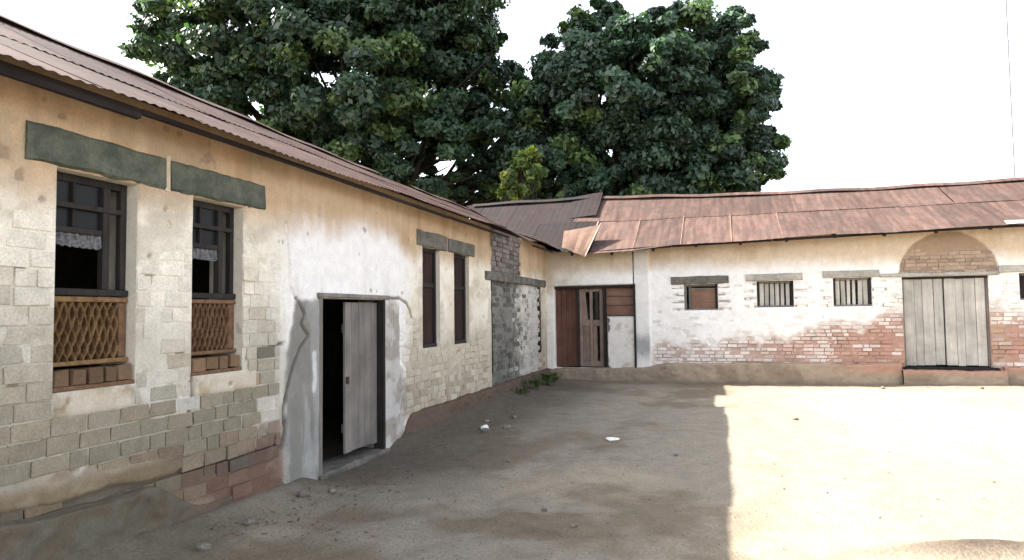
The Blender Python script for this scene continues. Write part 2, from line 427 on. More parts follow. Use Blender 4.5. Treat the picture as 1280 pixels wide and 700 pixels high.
CRK5 = [(5.62, 2.62), (5.68, 2.3), (5.70, 2.0), (5.78, 1.88)]
def greyL(u, v):
    e = .09 * (fb(u, v, 5, 3, 11) - .5)
    left = 5.62 + .16 * sm(1.2, 1.9, v) + e
    a = sm(left - .02, left + .02, u) * (1 - sm(6.24, 6.3, u)) * (1 - sm(1.84 + e, 1.9 + e, v))
    b = sm(7.6, 7.64, u) * (1 - sm(7.95 + e * 3 + .25 * (1 - sm(.4, 1.4, v)), 8.02 + e * 3 + .25 * (1 - sm(.4, 1.4, v)), u)) * (1 - sm(1.78, 1.95, v + e))
    return a, b
def wornL(u, v):
    n1 = fb(u, v, 1.7, 5, 101); n2 = fb(u, v, 6, 4, 111)
    near = (1 - sm(5.45, 5.7, u)) * (1 - sm(2.1, 2.55, v + .9 * (n1 - .5)))
    low = sm(8.2, 8.5, u) * (1 - sm(.75, 1.5, v + 1.3 * (n1 - .5) + .5 * (n2 - .5))) * (1 - sm(11.4, 11.6, u)) * .9
    jamb = sm(7.9, 8.2, u) * (1 - sm(8.5, 8.8, u)) * (1 - sm(1.5, 1.9, v)) * sm(.42, .55, n2)
    dark = sm(11.7, 11.85, u + .15 * (n2 - .5)) * (1 - sm(13.5, 13.75, u + .3 * (n2 - .5))) * sm(2.44, 2.48, v)
    inf = sm(INF[0] - .02, INF[0] + .02, u) * (1 - sm(INF[1] - .02, INF[1] + .02, u)) * (1 - sm(2.30, 2.33, v))
    corner = sm(15.1, 15.25, u) * sm(.45, .6, n1) * (1 - sm(2.2, 2.4, v))
    return near, low, jamb, dark, inf, corner
CRK6 = [(2.2, .56), (2.9, .52), (3.3, .49), (3.7, .50), (4.1, .455), (4.5, .47), (5.0, .44), (5.5, .45)]
CRK7 = [(3.25, 1.0), (3.6, .99), (3.9, 1.0), (4.4, .96), (5.2, .97)]
def pitL(u, v):
    return sm(.0, .05, fb(u, v, 7, 3, 141) - .80 + .13 * sm(8.2, 8.6, u) * (1 - sm(.9, 1.5, v)) + .07 * (1 - sm(5.3, 5.6, u)))
def hL(u, v):
    near, low, jamb, dark, inf, corner = wornL(u, v); ga, gb = greyL(u, v)
    n1 = fb(u, v, 2.2, 4, 121); n2 = fb(u, v, 9, 4, 131)
    h = .016 + .010 * (n1 - .5) + .006 * (n2 - .5)
    skin = sm(.57, .66, fb(u, v, 2.6, 5, 127)); thin = -.006 + .010 * sm(1.6, 2.6, v + .9 * (n1 - .5)) + .007 * (n2 - .5) + .011 * skin; slab = (1 - sm(.66, .74, v + .12 * (n1 - .5) + .05 * (u - 3))) * (1 - sm(4.0, 4.4, u)); thin = thin * (1 - slab) + .018 * slab
    h = h * (1 - near) + thin * near
    for m in (low, jamb, corner): h = h * (1 - m) + (-.012 + .02 * (n2 - .4)) * m
    h = h * (1 - dark) + (-.03) * dark
    h = h * (1 - inf) + (-.075 + .07 * n2 + .05 * (n1 - .5)) * inf
    h = h + .014 * np.maximum(ga, gb * .7)
    pan = np.maximum((u > 3.28) * (u < 3.85), (u > 4.45) * (u < 5.2)) * sm(1.05, 1.08, v) * (1 - sm(1.2, 1.24, v))
    h = h * (1 - pan) + .014 * pan
    for C, wd in ((CRK1, .024), (CRK2, .022), (CRK3, .026), (CRK4, .028), (CRK5, .016), (CRK6, .06)): h = h - .035 * crack(u, v, C, wd)
    pit = pitL(u, v); h = h - .010 * pit
    return h
def cL(u, v, body=False):
    u = np.asarray(u, float); v = np.asarray(v, float)
    n1 = fb(u, v, 1.1, 5, 151); n2 = fb(u, v, 4.0, 4, 161); n3 = fb(u * 2.2, v * .35, 2.2, 4, 171)
    c = np.ones(u.shape + (3,)) * np.array([.79, .76, .735])
    # cream, older lime wash on the end with the grilled windows and beyond the door
    old = np.maximum(1 - sm(5.3, 5.8, u), sm(8.0, 8.6, u)); c = mixc(c, (.75, .695, .59), old)
    c = mixc(c, (.60, .52, .39), .6 * old * sm(.5, .68, n1))
    # ochre wash-down below the eaves
    ob = 2.52 + .22 * old * 0 + .38 * (n1 - .5) + .22 * (n3 - .5) + .14 * sm(5.6, 6.2, u) * (1 - sm(7.8, 8.4, u))
    st = sm(ob - .16, ob + .26, v); c = mixc(c, (.47, .318, .185), .92 * st)
    c = mixc(c, (.37, .245, .145), .6 * st * sm(.48, .64, n3))
    c = mixc(c, (.62, .48, .33), .7 * sm(2.75, 3.0, v + .3 * (n3 - .5)) * (1 - old) * .6)
    # dirt and grime low down
    lowd = (1 - sm(.95, 2.0, v + .9 * (n1 - .5))); c = mixc(c, (.198, .168, .118), .9 * lowd * np.maximum(1 - sm(5.4, 5.8, u), .0))
    c = mixc(c, (.40, .34, .25), .75 * lowd * sm(8, 8.4, u))
    c = mixc(c, (.15, .122, .082), .75 * (1 - sm(.35, .95, v + .5 * (n2 - .5))) * (1 - sm(5.4, 5.7, u)))
    streak = sm(.56, .72, n3) * (1 - sm(1.2, 2.6, v)); c = mixc(c, (.37, .33, .26), .55 * streak)
    pan = np.maximum((u > 3.28) * (u < 3.85), (u > 4.45) * (u < 5.3)) * sm(1.02, 1.08, v) * (1 - sm(1.2, 1.24, v)); c = mixc(c, (.40, .30, .19), .8 * pan)
    # red brick dust where the foot of the wall has crumbled
    red = sm(3.7, 5.0, u + .8 * (n1 - .5)) * (1 - sm(5.55, 5.7, u)) * (1 - sm(.40, .80, v + .6 * (n2 - .5))); c = mixc(c, (.16, .088, .066), .8 * red); tanp = (1 - sm(.62, .8, v + .12 * (n1 - .5) + .05 * (u - 3))) * (1 - sm(4.0, 4.5, u)); c = mixc(c, (.20, .148, .092), .85 * tanp); c = mixc(c, (.62, .58, .51), .6 * sm(.64, .70, fb(u, v, 2.6, 5, 127)) * sm(.6, .8, v) * (1 - sm(1.3, 1.8, v)) * (1 - sm(5.4, 5.7, u)))
    grime = sm(.50, .70, fb(u * 1.0, v * 1.6, 3.1, 5, 177)); c = mixc(c, (.34, .285, .205), .42 * grime * old)
    near, low, jamb, dark, inf, corner = wornL(u, v); ga, gb = greyL(u, v)
    c = mixc(c, (.25, .247, .232), .95 * ga); c = mixc(c, (.33, .32, .295), .7 * ga * sm(.5, .62, n2)); c = mixc(c, (.16, .145, .12), .55 * ga * sm(.52, .64, n3)); c = mixc(c, (.42, .395, .365), .85 * gb); c = mixc(c, (.26, .23, .19), .7 * gb * sm(.5, .62, n2))
    c = mixc(c, (.62, .62, .6), .8 * crack(u, v, [(6.08, 1.3), (6.1, 1.05), (6.08, .95)], .05))
    c = mixc(c, (.155, .135, .125), .9 * dark)
    c = mixc(c, (.14, .135, .12), .9 * inf * (1 - sm(13.2, 14.4, u + 1.5 * (n2 - .5)))); c = mixc(c, (.52, .49, .45), .8 * inf * sm(13.2, 14.4, u + 1.5 * (n2 - .5)))
    c = mixc(c, (.30, .16, .11), .6 * corner * sm(.5, .6, n2))
    if not body:
        # mortar keeps its lime, whiter than the brick faces
        c = mixc(c, (.66, .62, .53), .5 * near * (1 - sm(1.2, 1.9, v)) * sm(.6, .85, v) * sm(.25, .5, n2))
        pit = pitL(u, v); c = mixc(c, (.26, .19, .13), .7 * pit)
    for C, wd in ((CRK1, .03), (CRK2, .026), (CRK3, .022), (CRK4, .024), (CRK6, .055)): c = mixc(c, (.12, .10, .08), .85 * crack(u, v, C, wd))
    return c
def ustepL(uk):
    a = axis_pts(-1.5, 2.4, .12, [k for k in uk if k < 2.4]); b = axis_pts(2.4, 8.6, .0135, [k for k in uk if 2.4 < k < 8.6]); c = axis_pts(8.6, YB + .05, .03, [k for k in uk if k > 8.6])
    return np.concatenate([a, b[1:], c[1:]])
wallL = wall('wall', 'L', (-1.5, YB + .05), (-.1, 3.3), .0165, HOL_L, hL, cL, long_b, .36, ustepL)
skipL = [W1, W2, DR, W3, W4, (5.55, 6.3, -1, 1.95), (7.5, 7.95, -1, 1.95), (3.25, 3.88, 1.08, 1.25), (4.42, 5.1, 1.08, 1.25), (3.03, 5.3, 2.62, 3), (8.5, 10.9, 2.62, 3), (11.3, 15.6, 2.28, 2.5)]
def bcolL(u, v):
    c = cL(np.array([u]), np.array([v]), True)[0]; k = random.uniform(.88, 1.07)
    t = random.random()
    if v < 1.15 and u < 5.7 and t < .3: c = c * np.array([.93, .95, .96])
    if v < .75 and u > 3.9 and t > .4: c = c * .7 + np.array([.17, .09, .068]) * .3
    return tuple(np.clip(c * k, .03, .85))
B1 = courses((2.2, 5.62), (.13, 2.5), .255, .118, .011, skipL, hL, lambda u, v: random.gauss(.0070, .0024) if v > .62 else random.gauss(.002, .011), bcolL, .001)
B2 = courses((8.0, 11.5), (.36, 1.6), .24, .10, .014, skipL, hL, lambda u, v: random.gauss(.006, .003), bcolL)
B3 = courses((15.1, 15.75), (.36, 2.3), .24, .10, .014, skipL, hL, lambda u, v: random.gauss(.006, .003), bcolL)
lay_bricks(wallL, 'L', B1 + B2 + B3, 300)
# walled-up doorway and the raw patch above it
infill = mesh('doorway_infill', [FR['L'](u, v, -.10) for u, v in ((INF[0], .2), (INF[1], .2), (INF[1], 2.31), (INF[0], 2.31))], [(0, 1, 2, 3)], STONE, long_b)
infill['label'] = 'rough grey rubble brick filling of the former doorway'
def icol(u, v):
    c = np.array([.125, .12, .108]); m = float(sm(13.0, 14.4, u + random.uniform(-.7, .7))); c = c * (1 - m) + np.array([.54, .51, .47]) * m
    return tuple(c * random.uniform(.7, 1.1))
BI = courses((INF[0] + .02, INF[1]), (.22, 2.28), .25, .10, .02, [], lambda u, v: np.full(3, -.07), lambda u, v: random.gauss(-.036, .01), icol)
lay_bricks(infill, 'L', BI, 0)
BD = courses((11.76, 13.65), (2.50, 3.24), .24, .095, .016, [], lambda u, v: np.full(3, -.05), lambda u, v: random.gauss(-.008, .006), lambda u, v: tuple(np.array([.17, .145, .13]) * random.uniform(.6, 1.3)))
raw = mesh('raw_patch', [FR['L'](u, v, -.05) for u, v in ((11.76, 2.5), (13.6, 2.5), (13.6, 3.26), (11.76, 3.26))], [(0, 1, 2, 3)], STONE, long_b)
lay_bricks(raw, 'L', BD, 0)
for u0, u1 in ((INF[0] - .03, INF[0] + .06), (INF[1] - .05, INF[1] + .04)):
    box('door_post', 'L', u0, u1, .6 if u0 < 12 else .8, 2.30, -.06, .012, WOOD_DARK, long_b, .008, .01)
# lintels
for (u0, u1, v0, v1, s) in ((3.03, 4.115, 2.685, 2.93, 1), (4.165, 5.29, 2.685, 2.925, 2), (8.56, 9.62, 2.67, 2.90, 3), (9.68, 10.82, 2.67, 2.885, 4)):
    beam('lintel', 'L', u0, u1, v0, v1, -.3, .034, CONC_GREEN if s < 3 else CONC_DIRTY, long_b, .014, 44, s * 7)
beam('lintel', 'L', 11.36, 15.55, 2.31, 2.475, -.2, .05, CONC_DIRTY, long_b, .012, 40, 55)
box('lintel_joint', 'L', 4.118, 4.163, 2.67, 2.95, -.1, .026, CREAM, long_b, .004, .003)
# grilled windows
def grilled_window(Wn, idx):
    u0, u1, v0, v1 = Wn; hB = -.115
    fr = box('window', 'L', u0 + .002, u1 - .002, 1.86, 1.905, hB - .05, hB + .05, WOOD_DARK, long_b)          # sill rail carries the rest
    fr['label'] = 'dark timber sash with small upper panes and an open lower half'
    S = lambda nm, a, b, c, d, h0=hB - .03, h1=hB + .02, m=WOOD_DARK: box(nm, 'L', a, b, c, d, h0, h1, m, fr, .004, .0015)
    S('frame', u0 + .002, u0 + .04, 1.906, v1 - .002); S('frame', u1 - .05, u1 - .002, 1.906, v1 - .002); S('frame', u0 + .041, u1 - .051, v1 - .055, v1 - .003)
    post = u1 - .21
    S('post', post, post + .055, 1.906, v1 - .056, hB - .02, hB + .035, WOOD_DARK)
    zt = 2.30; zm = 2.465
    S('transom', u0 + .041, u1 - .051, zm - .018, zm + .018, hB - .012, hB + .042)
    S('transom', u0 + .041, post - .001, zt - .02, zt + .02, hB - .01, hB + .03)
    um = u0 + .04 + (post - u0 - .04) * .42
    S('mullion', um - .012, um + .012, zm + .019, v1 - .056, hB - .01, hB + .03); S('mullion', um - .012, um + .012, zt + .021, zm - .019, hB - .01, hB + .03)
    for a, b in ((u0 + .041, um - .013), (um + .013, post - .001)):
        for c, d in ((zt + .021, zm - .019), (zm + .019, v1 - .056)):
            S('pane', a, b, c, d, hB - .005, hB + .001, GLASS)
    # scalloped lace strip hanging under the transom
    n = 40; V = []; Fc = []
    for i in range(n + 1):
        t = i / n; u = u0 + .045 + (post - u0 - .05) * t; hh = hB + .012 + .012 * math.sin(t * 40)
        V += [FR['L'](u, zt - .021, hh), FR['L'](u, zt - .10 - .018 * abs(math.sin(t * 22)) , hh + .005)]
    for i in range(n): Fc.append((2 * i, 2 * i + 2, 2 * i + 3, 2 * i + 1))
    lc = mesh('lace_strip', V, Fc, LACE, fr)
    # grille: upright bars waving to and fro so that they enclose rows of ovals
    mt = CLAY if idx == 1 else CLAYDK
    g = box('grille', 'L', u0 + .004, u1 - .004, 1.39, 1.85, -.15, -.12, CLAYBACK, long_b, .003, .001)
    g['label'] = 'brown pierced clay grille with rows of upright ovals' if idx == 1 else 'faded brown clay grille with worn upright ovals'
    box('rail', 'L', u0 + .005, u1 - .005, 1.815, 1.85, -.115, -.065, mt, g); box('rail', 'L', u0 + .005, u1 - .005, 1.39, 1.42, -.115, -.055, mt, g)
    box('stile', 'L', u1 - .075, u1 - .006, 1.421, 1.814, -.115, -.08, CLAYDK, g)
    nb = 18; rows = 2.5; du = (u1 - .08 - u0 - .015) / nb
    for i in range(nb):
        ph = i % 2; V = []; Fc = []; ns = 30; uc = u0 + .015 + du * (i + .5)
        for j in range(ns + 1):
            t = j / ns; v = 1.421 + .393 * t; off = (.5 * du - .001) * math.cos(t * rows * 2 * math.pi / 1 + ph * math.pi) * (1 + .1 * math.sin(i * 5 + j))
            a = .0062 + .002 * abs(math.cos(t * rows * 2 * math.pi))
            for s_, hh in ((-a, -.118), (-a, -.082), (0, -.070), (a, -.082), (a, -.118)):
                V.append(FR['L'](uc + off + s_, v, hh + .004 * math.sin(i * 3.3 + j * .7)))
        for j in range(ns):
            for k in range(4):
                b0 = j * 5 + k; Fc.append((b0, b0 + 1, b0 + 6, b0 + 5))
        mesh('bar', V, Fc, mt, g)
    # row of sill bricks on edge
    sl = box('sill', 'L', u0 + .003, u1 - .003, v0 + .002, v0 + .03, -.19, .006, CLAYDK, long_b)
    nbk = 5 if idx == 1 else 4; e = [u0 + .01] + sorted(u0 + (u1 - u0) * (k + random.uniform(-.15, .15)) / nbk for k in range(1, nbk)) + [u1 - .012]
    for k, (a, b) in enumerate(zip(e, e[1:])):
        o = bpy.data.objects.new('brick', BV[k]); link(o); o.parent = sl
        o.location = FR['L']((a + b) / 2, v0 + .085, -.085 + random.uniform(-.01, .015)); o.scale = (b - a - .018, .17, .105); o.rotation_euler = (random.uniform(-.05, .05), random.uniform(-.06, .06), math.pi / 2)
        o.color = (*(np.array([.22, .14, .085]) * random.uniform(.5, 1.05)), 1)
grilled_window(W1, 1); grilled_window(W2, 2)
# far pair of windows: brown shutters standing back in the reveal
for Wn in (W3, W4):
    u0, u1, v0, v1 = Wn
    s = box('window', 'L', u0 + .002, u1 - .002, v0 + .002, v0 + .05, -.16, -.05, WOOD_DARK, long_b)
    box('frame', 'L', u0 + .003, u0 + .045, v0 + .051, v1 - .003, -.15, -.06, WOOD_DARK, s); box('frame', 'L', u1 - .045, u1 - .003, v0 + .051, v1 - .003, -.15, -.06, WOOD_DARK, s)
    box('frame', 'L', u0 + .046, u1 - .046, v1 - .05, v1 - .004, -.15, -.06, WOOD_DARK, s)
    nb = 4; du = (u1 - u0 - .1) / nb
    for k in range(nb):
        box('plank', 'L', u0 + .05 + du * k + .004, u0 + .05 + du * (k + 1) - .004, v0 + .052, v1 - .052, -.12, -.10, WOOD_SHUT, s, .003, .001)
    box('rail', 'L', u0 + .046, u1 - .046, 2.1, 2.16, -.099, -.075, WOOD_DARK, s)
# half-open plank door
u0, u1, v0, v1 = DR
fr = beam('door_frame', 'L', u0 - .05, u1 + .08, 1.895, 1.945, -.14, .05, WOOD_GREY, long_b, .005, 16, 3)
box('jamb', 'L', u0 - .03, u0 + .035, .0, 1.892, -.12, .035, WOOD_GREY, fr, .006, .003); box('jamb', 'L', u1 - .045, u1 + .012, .02, 1.892, -.12, .018, WOOD_DARK, fr, .006, .003)
hang = Vector(FR['L'](u1 - .06, 0, -.075))
leaf = box('door', 'L', 6.86, 7.565, 1.50, 1.60, -.135, -.105, WOOD_GREY, long_b)
leaf['label'] = 'weathered grey plank leaf of the door'
e = np.linspace(6.84, 7.585, 6)
for k in range(5): box('plank', 'L', e[k] + .002, e[k + 1] - .002, .13 + random.uniform(-.012, .012), 1.86 + random.uniform(-.008, .004), -.10, -.07, WOOD_GREY, leaf, .004, .002)
box('batten', 'L', 6.86, 7.565, .36, .46, -.135, -.105, WOOD_GREY, leaf)
box('latch', 'L', 6.855, 6.90, .92, 1.0, -.069, -.045, IRON, leaf, .006, .003)
# the other leaf swung inwards against the dark
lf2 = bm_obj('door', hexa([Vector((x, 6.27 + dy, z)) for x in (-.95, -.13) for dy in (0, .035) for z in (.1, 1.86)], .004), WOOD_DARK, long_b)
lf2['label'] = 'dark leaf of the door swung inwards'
beam('threshold', 'L', 6.16, 7.68, -.06, .045, -.34, .06, CONC_DIRTY, long_b, .02, 20, 9)
# crumbling plinth
def plinth(name, fr, u0, u1, top, depth, colfun, parent, step=.035, base=-.12, seed=0, zbase=None):
    us = np.linspace(u0, u1, max(3, int((u1 - u0) / step))); ts = np.linspace(0, 1, 34)
    gu, gt = np.meshgrid(us, ts, indexing='ij')
    tp = top(us)[:, None] + .05 * (fb(us, us * 0, 2.5, 4, seed)[:, None] - .5); dp = depth(us)[:, None]
    # profile: up the front face, over a worn nose, back to the wall
    v = np.where(gt < .62, base + (tp - base) * (gt / .62), tp + .015 * (gt - .62) / .38)
    h = np.where(gt < .62, dp * (1.0 - .12 * (gt / .62) ** 2), dp * .88 * (1 - (gt - .62) / .38) - .02 * (gt - .62) / .38)
    nz = fb(gu, v, 5, 4, seed + 3) - .5; h = h + (.075 if fr == 'L' else .045) * nz * np.clip(dp / .12, .4, 1.3) * np.sin(np.pi * np.clip(gt, 0, .99)) ; v = v + .03 * (fb(gu + 9, gt * 3, 4, 3, seed + 5) - .5) * (gt > .3)
    h = h + (.030 * (fb(gu, v, 17, 3, seed + 8) - .5) + (.018 if fr == 'L' else .008) * sm(.58, .66, fb(gu, v, 6.5, 3, seed + 9)) * np.clip(dp / .1, .2, 1)) * np.sin(np.pi * np.clip(gt, 0, .99)); h = np.maximum(h, -.02)
    P = frv(fr, gu, v, h).reshape(-1, 3); n = len(ts); I = (np.arange(len(us) - 1)[:, None] * n + np.arange(n - 1)[None, :]).ravel()
    return mesh(name, P, np.stack([I, I + n, I + n + 1, I + 1], -1), MAT_WALL, parent, colfun(gu, v).reshape(-1, 3), False)
def pcolL(u, v):
    n1 = fb(u, v, 2.5, 4, 181); c = np.ones(u.shape + (3,)) * np.array([.125, .108, .08])
    c = mixc(c, (.13, .12, .09), sm(.45, .65, n1)); 
    r = sm(4.0, 5.0, u) * sm(.3, .5, n1); c = mixc(c, (.16, .09, .066), .8 * r * (1 - sm(5.7, 6.5, u)))
    c = mixc(c, (.115, .078, .058), .85 * sm(7.7, 8.3, u)); c = mixc(c, (.115, .085, .06), .7 * sm(.5, .65, fb(u, v, 4, 4, 191)))
    return c
plinth('plinth', 'L', 2.0, 5.62, lambda u: .49 - .03 * (u - 3) - .27 * sm(3.9, 4.6, u), lambda u: .10 - .085 * sm(3.9, 4.7, u), pcolL, long_b, .025, -.1, 201)
plinth('plinth', 'L', 8.0, YB, lambda u: .02 + .35 * sm(8.0, 8.45, u), lambda u: .02 + .10 * sm(8.0, 9, u), pcolL, long_b, .03, -.1, 211)
# -------- roof of the long building
EX, EZ, RX = .40, 3.145, -3.0
def LR(y, s):               # point on the yard slope: s 0 at the eave, 1 at the ridge
    ez = np.interp(y, [-2, 2.6, 5, 8, 12, 16, 20], [3.15, 3.14, 3.125, 3.155, 3.20, 3.20, 3.2]) + .012 * np.sin(y * 1.9)
    rz = np.interp(y, [-2, 5, 7, 8.6, 10.8, 14, 19.4], [4.81, 4.81, 4.80, 4.78, 4.75, 4.73, 4.76])
    sag = -.05 * np.sin(np.pi * s)
    return np.stack([EX + (RX - EX) * s, y, ez + (rz - ez) * s + sag], -1)
def BR(x, s):               # back building slope facing the yard
    ez = np.interp(x, [-4, .4, 1.1, 2.2, 3, 5, 6.4, 8, 9.6, 14], [3.12, 3.10, 3.05, 3.10, 3.16, 3.21, 3.25, 3.27, 3.29, 3.32]) + .01 * np.sin(x * 2.3)
    rz = np.interp(x, [-4, .7, 4.45, 7.8, 10.8, 15], [4.86, 4.86, 4.70, 4.64, 4.645, 4.66])
    sag = -.06 * np.sin(np.pi * s)
    return np.stack([x, YB - .40 + 3.0 * s, ez + (rz - ez) * s + sag], -1)
def sheet(name, fn, a0, a1, s0, s1, lift, mat, parent, amp, lam, axis, valley=None, tilt=0., ns=7, curl=0.):
    na = max(2, int((a1 - a0) / lam * 6)); A = np.linspace(a0, a1, na + 1); S = np.linspace(s0, s1, ns + 1)
    ga, gs = np.meshgrid(A, S, indexing='ij')
    if valley: ga = valley(ga, gs)
    P = fn(ga, gs); ph = random.random()
    nz = lift * (1 - .6 * (gs - s0) / (s1 - s0)) + amp * np.cos(2 * np.pi * (ga / lam + ph)) + tilt * (ga - (a0 + a1) / 2) + .012 * (fb(ga * 1.3, gs * 3, 1, 3, 5) - .5)
    if curl: nz = nz + curl * np.clip((gs - s0) / (s1 - s0), 0, 1) ** 3
    P[..., 2] += nz
    n = ns + 1; I = (np.arange(na)[:, None] * n + np.arange(ns)[None, :]).ravel()
    Fq = np.stack([I, I + n, I + n + 1, I + 1], -1)
    if axis == 'y': Fq = Fq
    return mesh(name, P.reshape(-1, 3), Fq, mat, parent, None, True)
roofL = bm_obj('roof', hexa([Vector((x, y, z)) for x in (-3.06, -2.94) for y in (-1.4, 18.4) for z in (4.55, 4.66)], .01), WOOD_DARKH, long_b)
y = -1.6
while y < 18.4:
    wd = .80; vl = lambda a, s: np.minimum(a, YB - .40 + 3.2 * s + .15)
    y1 = y + wd + .06
    if y < 15.45: sheet('roof_sheet', LR, y, y1, .085 if 11.9 < y < 13.5 else -random.uniform(0, .012), .56, .010 + random.uniform(0, .010), RUST_L, roofL, .0048, .085, 'y', vl if y > 14 else None, random.uniform(-.012, .012))  # eave cut short here to shape a lit notch in the yard shadow
    sheet('roof_sheet', LR, y - .2, y1 - .2, .52, .965, .016 + random.uniform(0, .008), RUST_L, roofL, .0048, .085, 'y', vl if y > 14 else None, random.uniform(-.012, .012))
    y += wd
# ridge caps (one left out for a notch in the yard shadow)
def cap(fn, a0, a1, ax, parent, mat, up=.045, half=.24):
    V = []; Fc = []; n = 8
    for i in range(n + 1):
        a = a0 + (a1 - a0) * i / n; p = fn(np.array(a), np.array(1.)); x, yy, z = p; wob = .012 * math.sin(a * 3.1)
        for d, dz in ((-half, -half * .5), (-.05, -.01), (.05, -.01), (half, -half * .5)):
            V.append((x + d, yy, z + up + wob + dz) if ax == 'y' else (x, yy + d, z + up + wob + dz))
    for i in range(n):
        for k in range(3):
            b = i * 4 + k; Fc.append((b, b + 4, b + 5, b + 1))
    mesh('ridge_cap', V, Fc, mat, parent, None, True)
yy = -1.6; k = 0
while yy < 18:
    if not (12.3 < yy + .8 < 13.9): cap(LR, yy, yy + 1.63, 'y', roofL, RUST_L)
    yy += 1.6
# rear slope
V = []; ny = 12
for i in range(ny + 1):
    q = -1.6 + 20.2 * i / ny; p = LR(np.array(q), np.array(.985)); V += [tuple(p), (-6.6, q, 2.95)]
mesh('rear_slope', V, [(2 * i, 2 * i + 1, 2 * i + 3, 2 * i + 2) for i in range(ny)], RUST_D, roofL)
# eave timber: purlin boards and rafter tails
yy = -1.5
while yy < 15.2:
    y1 = min(yy + random.uniform(2.3, 3.2), 15.3)
    if yy < 3.6 < y1: y1 = 3.62
    if yy < 11.9 < y1: y1 = 11.95
    if 11.9 < yy < 13.5: yy = 13.6; y1 = 15.3
    d = .016 if yy > 3.5 else .055  # deeper board at the near end stands in for shade under the eave
    box('eave_board', 'L', yy, y1 - .01, 3.118 - d, 3.132, .27, .31, WOOD_DARKH, roofL, .004, .006); yy = y1
yy = -1.2
while yy < 15.3:
    bm_obj('rafter', hexa([Vector((x, yy + dy, zz)) for x, zs in ((-.02, (3.17, 3.25)), (-2.9, (4.42, 4.52))) for dy in (0, .055) for zz in zs], .004), WOOD_DARKH, roofL); yy += .72
# other walls of the long building
box('end_wall', 'L', -1.86, -1.505, -.1, 3.2, -6.3, .0, WHITEWASH, long_b, 0, 0)
box('rear_wall', 'L', -1.86, 18.5, -.1, 3.0, -6.66, -6.31, WHITEWASH, long_b, 0, 0)
mesh('gable', [(0, -1.7, 3.2), (-6.3, -1.7, 3.0), (-3, -1.7, 4.6)], [(0, 1, 2)], WHITEWASH, long_b)
box('shade_partition', 'L', -1.4, YB, -.1, 2.98, -2.3, -2.2, UNLIT_INNER, long_b, 0, 0)  # unseen partition added to keep the openings dark
box('shade_ceiling', 'L', -1.45, YB, 3.0, 3.03, -2.3, -.37, UNLIT_INNER, long_b, 0, 0)  # unseen ceiling added to keep stray light out of the rooms
box('roof_strut', 'L', YB + .06, YB + .2, 2.9, 3.2, -6.3, -.4, WOOD_DARKH, roofL)

# ================================================================== BACK BUILDING
back_b = thing('brick_building', 'low whitewashed brick building across the yard with small windows and a double plank gate', 'building', (5, YB + 1.5, .1))
OPN = (.20, 2.12, .40, 2.335); V1 = (3.22, 3.95, 1.72, 2.305); V2 = (4.77, 5.52, 1.765, 2.335); V3 = (6.30, 7.04, 1.76, 2.365)
GT = (7.60, 9.13, .50, 2.345); V4 = (9.66, 10.4, 1.84, 2.37)
HOL_B = [OPN, V1, V2, V3, GT, V4]
ARC = (8.435, 2.35, .885)
def archm(u, v):
    d = np.hypot(u - ARC[0], (v - ARC[1]) * .97); return (1 - sm(ARC[2] - .02, ARC[2] + .03, d + .05 * (fb(u, v, 5, 3, 7) - .5))) * (v > 2.36)
def wornB(u, v):
    n1 = fb(u, v, 1.6, 5, 301); n2 = fb(u, v, 5, 4, 311)
    top = np.interp(u, [2.3, 2.6, 3.5, 5, 6, 7, 7.45, 7.6, 9.15, 9.35, 9.7, 11], [.55, .92, .98, 1.12, 1.28, 1.5, 2.0, 2.3, 2.3, 1.75, 1.6, 1.5])
    band = (1 - sm(top - .2, top + .12, v + .55 * (n1 - .5) + .45 * (n2 - .5))) * sm(2.4, 2.6, u)
    side = sm(7.2, 7.5, u + .5 * (n2 - .5)) * (1 - sm(2.25, 2.35, v)) * .75 + sm(9.2, 9.3, u) * (1 - sm(2.2, 2.35, v)) * .75
    side = side * sm(.40, .56, n2)
    arch = archm(u, v) * (1 - sm(2.68, 2.95, v + .3 * (n2 - .5)))
    return np.clip(np.maximum(band, side), 0, 1), arch
def hB(u, v):
    m, ar = wornB(u, v); n1 = fb(u, v, 2.1, 4, 321); n2 = fb(u, v, 9, 3, 331)
    h = .014 + .012 * (n1 - .5) + .005 * (n2 - .5)
    h = h * (1 - m) + (-.016 + .045 * (n2 - .38) + .03 * (n1 - .5)) * m
    am = archm(u, v); h = h * (1 - am) + (.002 + .02 * (n1 - .5)) * am; h = h * (1 - ar) + (-.018 + .02 * (n2 - .4)) * ar
    pil = sm(2.10, 2.13, u) * (1 - sm(2.44, 2.48, u)); h = h + .05 * pil
    pnl = (1 - sm(2.1, 2.13, u)) * sm(2.33, 2.36, v); h = h + .03 * pnl
    for W_ in (V1, V2, V3):      # toothed jambs: gaps between the projecting bricks
        for a, b in ((W_[0] - .27, W_[0] - .0), (W_[1], W_[1] + .27)):
            for k in range(4):
                zc = W_[2] + .02 + k * .165; wv = sm(a - .01, a + .01, u) * (1 - sm(b - .01, b + .01, u)) * (1 - sm(.016, .034, np.abs(v - zc))) * (.35 + .65 * sm(.3, .55, fb(u, v, 7, 2, 341 + k)))
                h = h - .045 * wv
    h = h - .02 * sm(.72, .75, fb(u, v, 4, 3, 351)) * (v < 1.6)
    return h
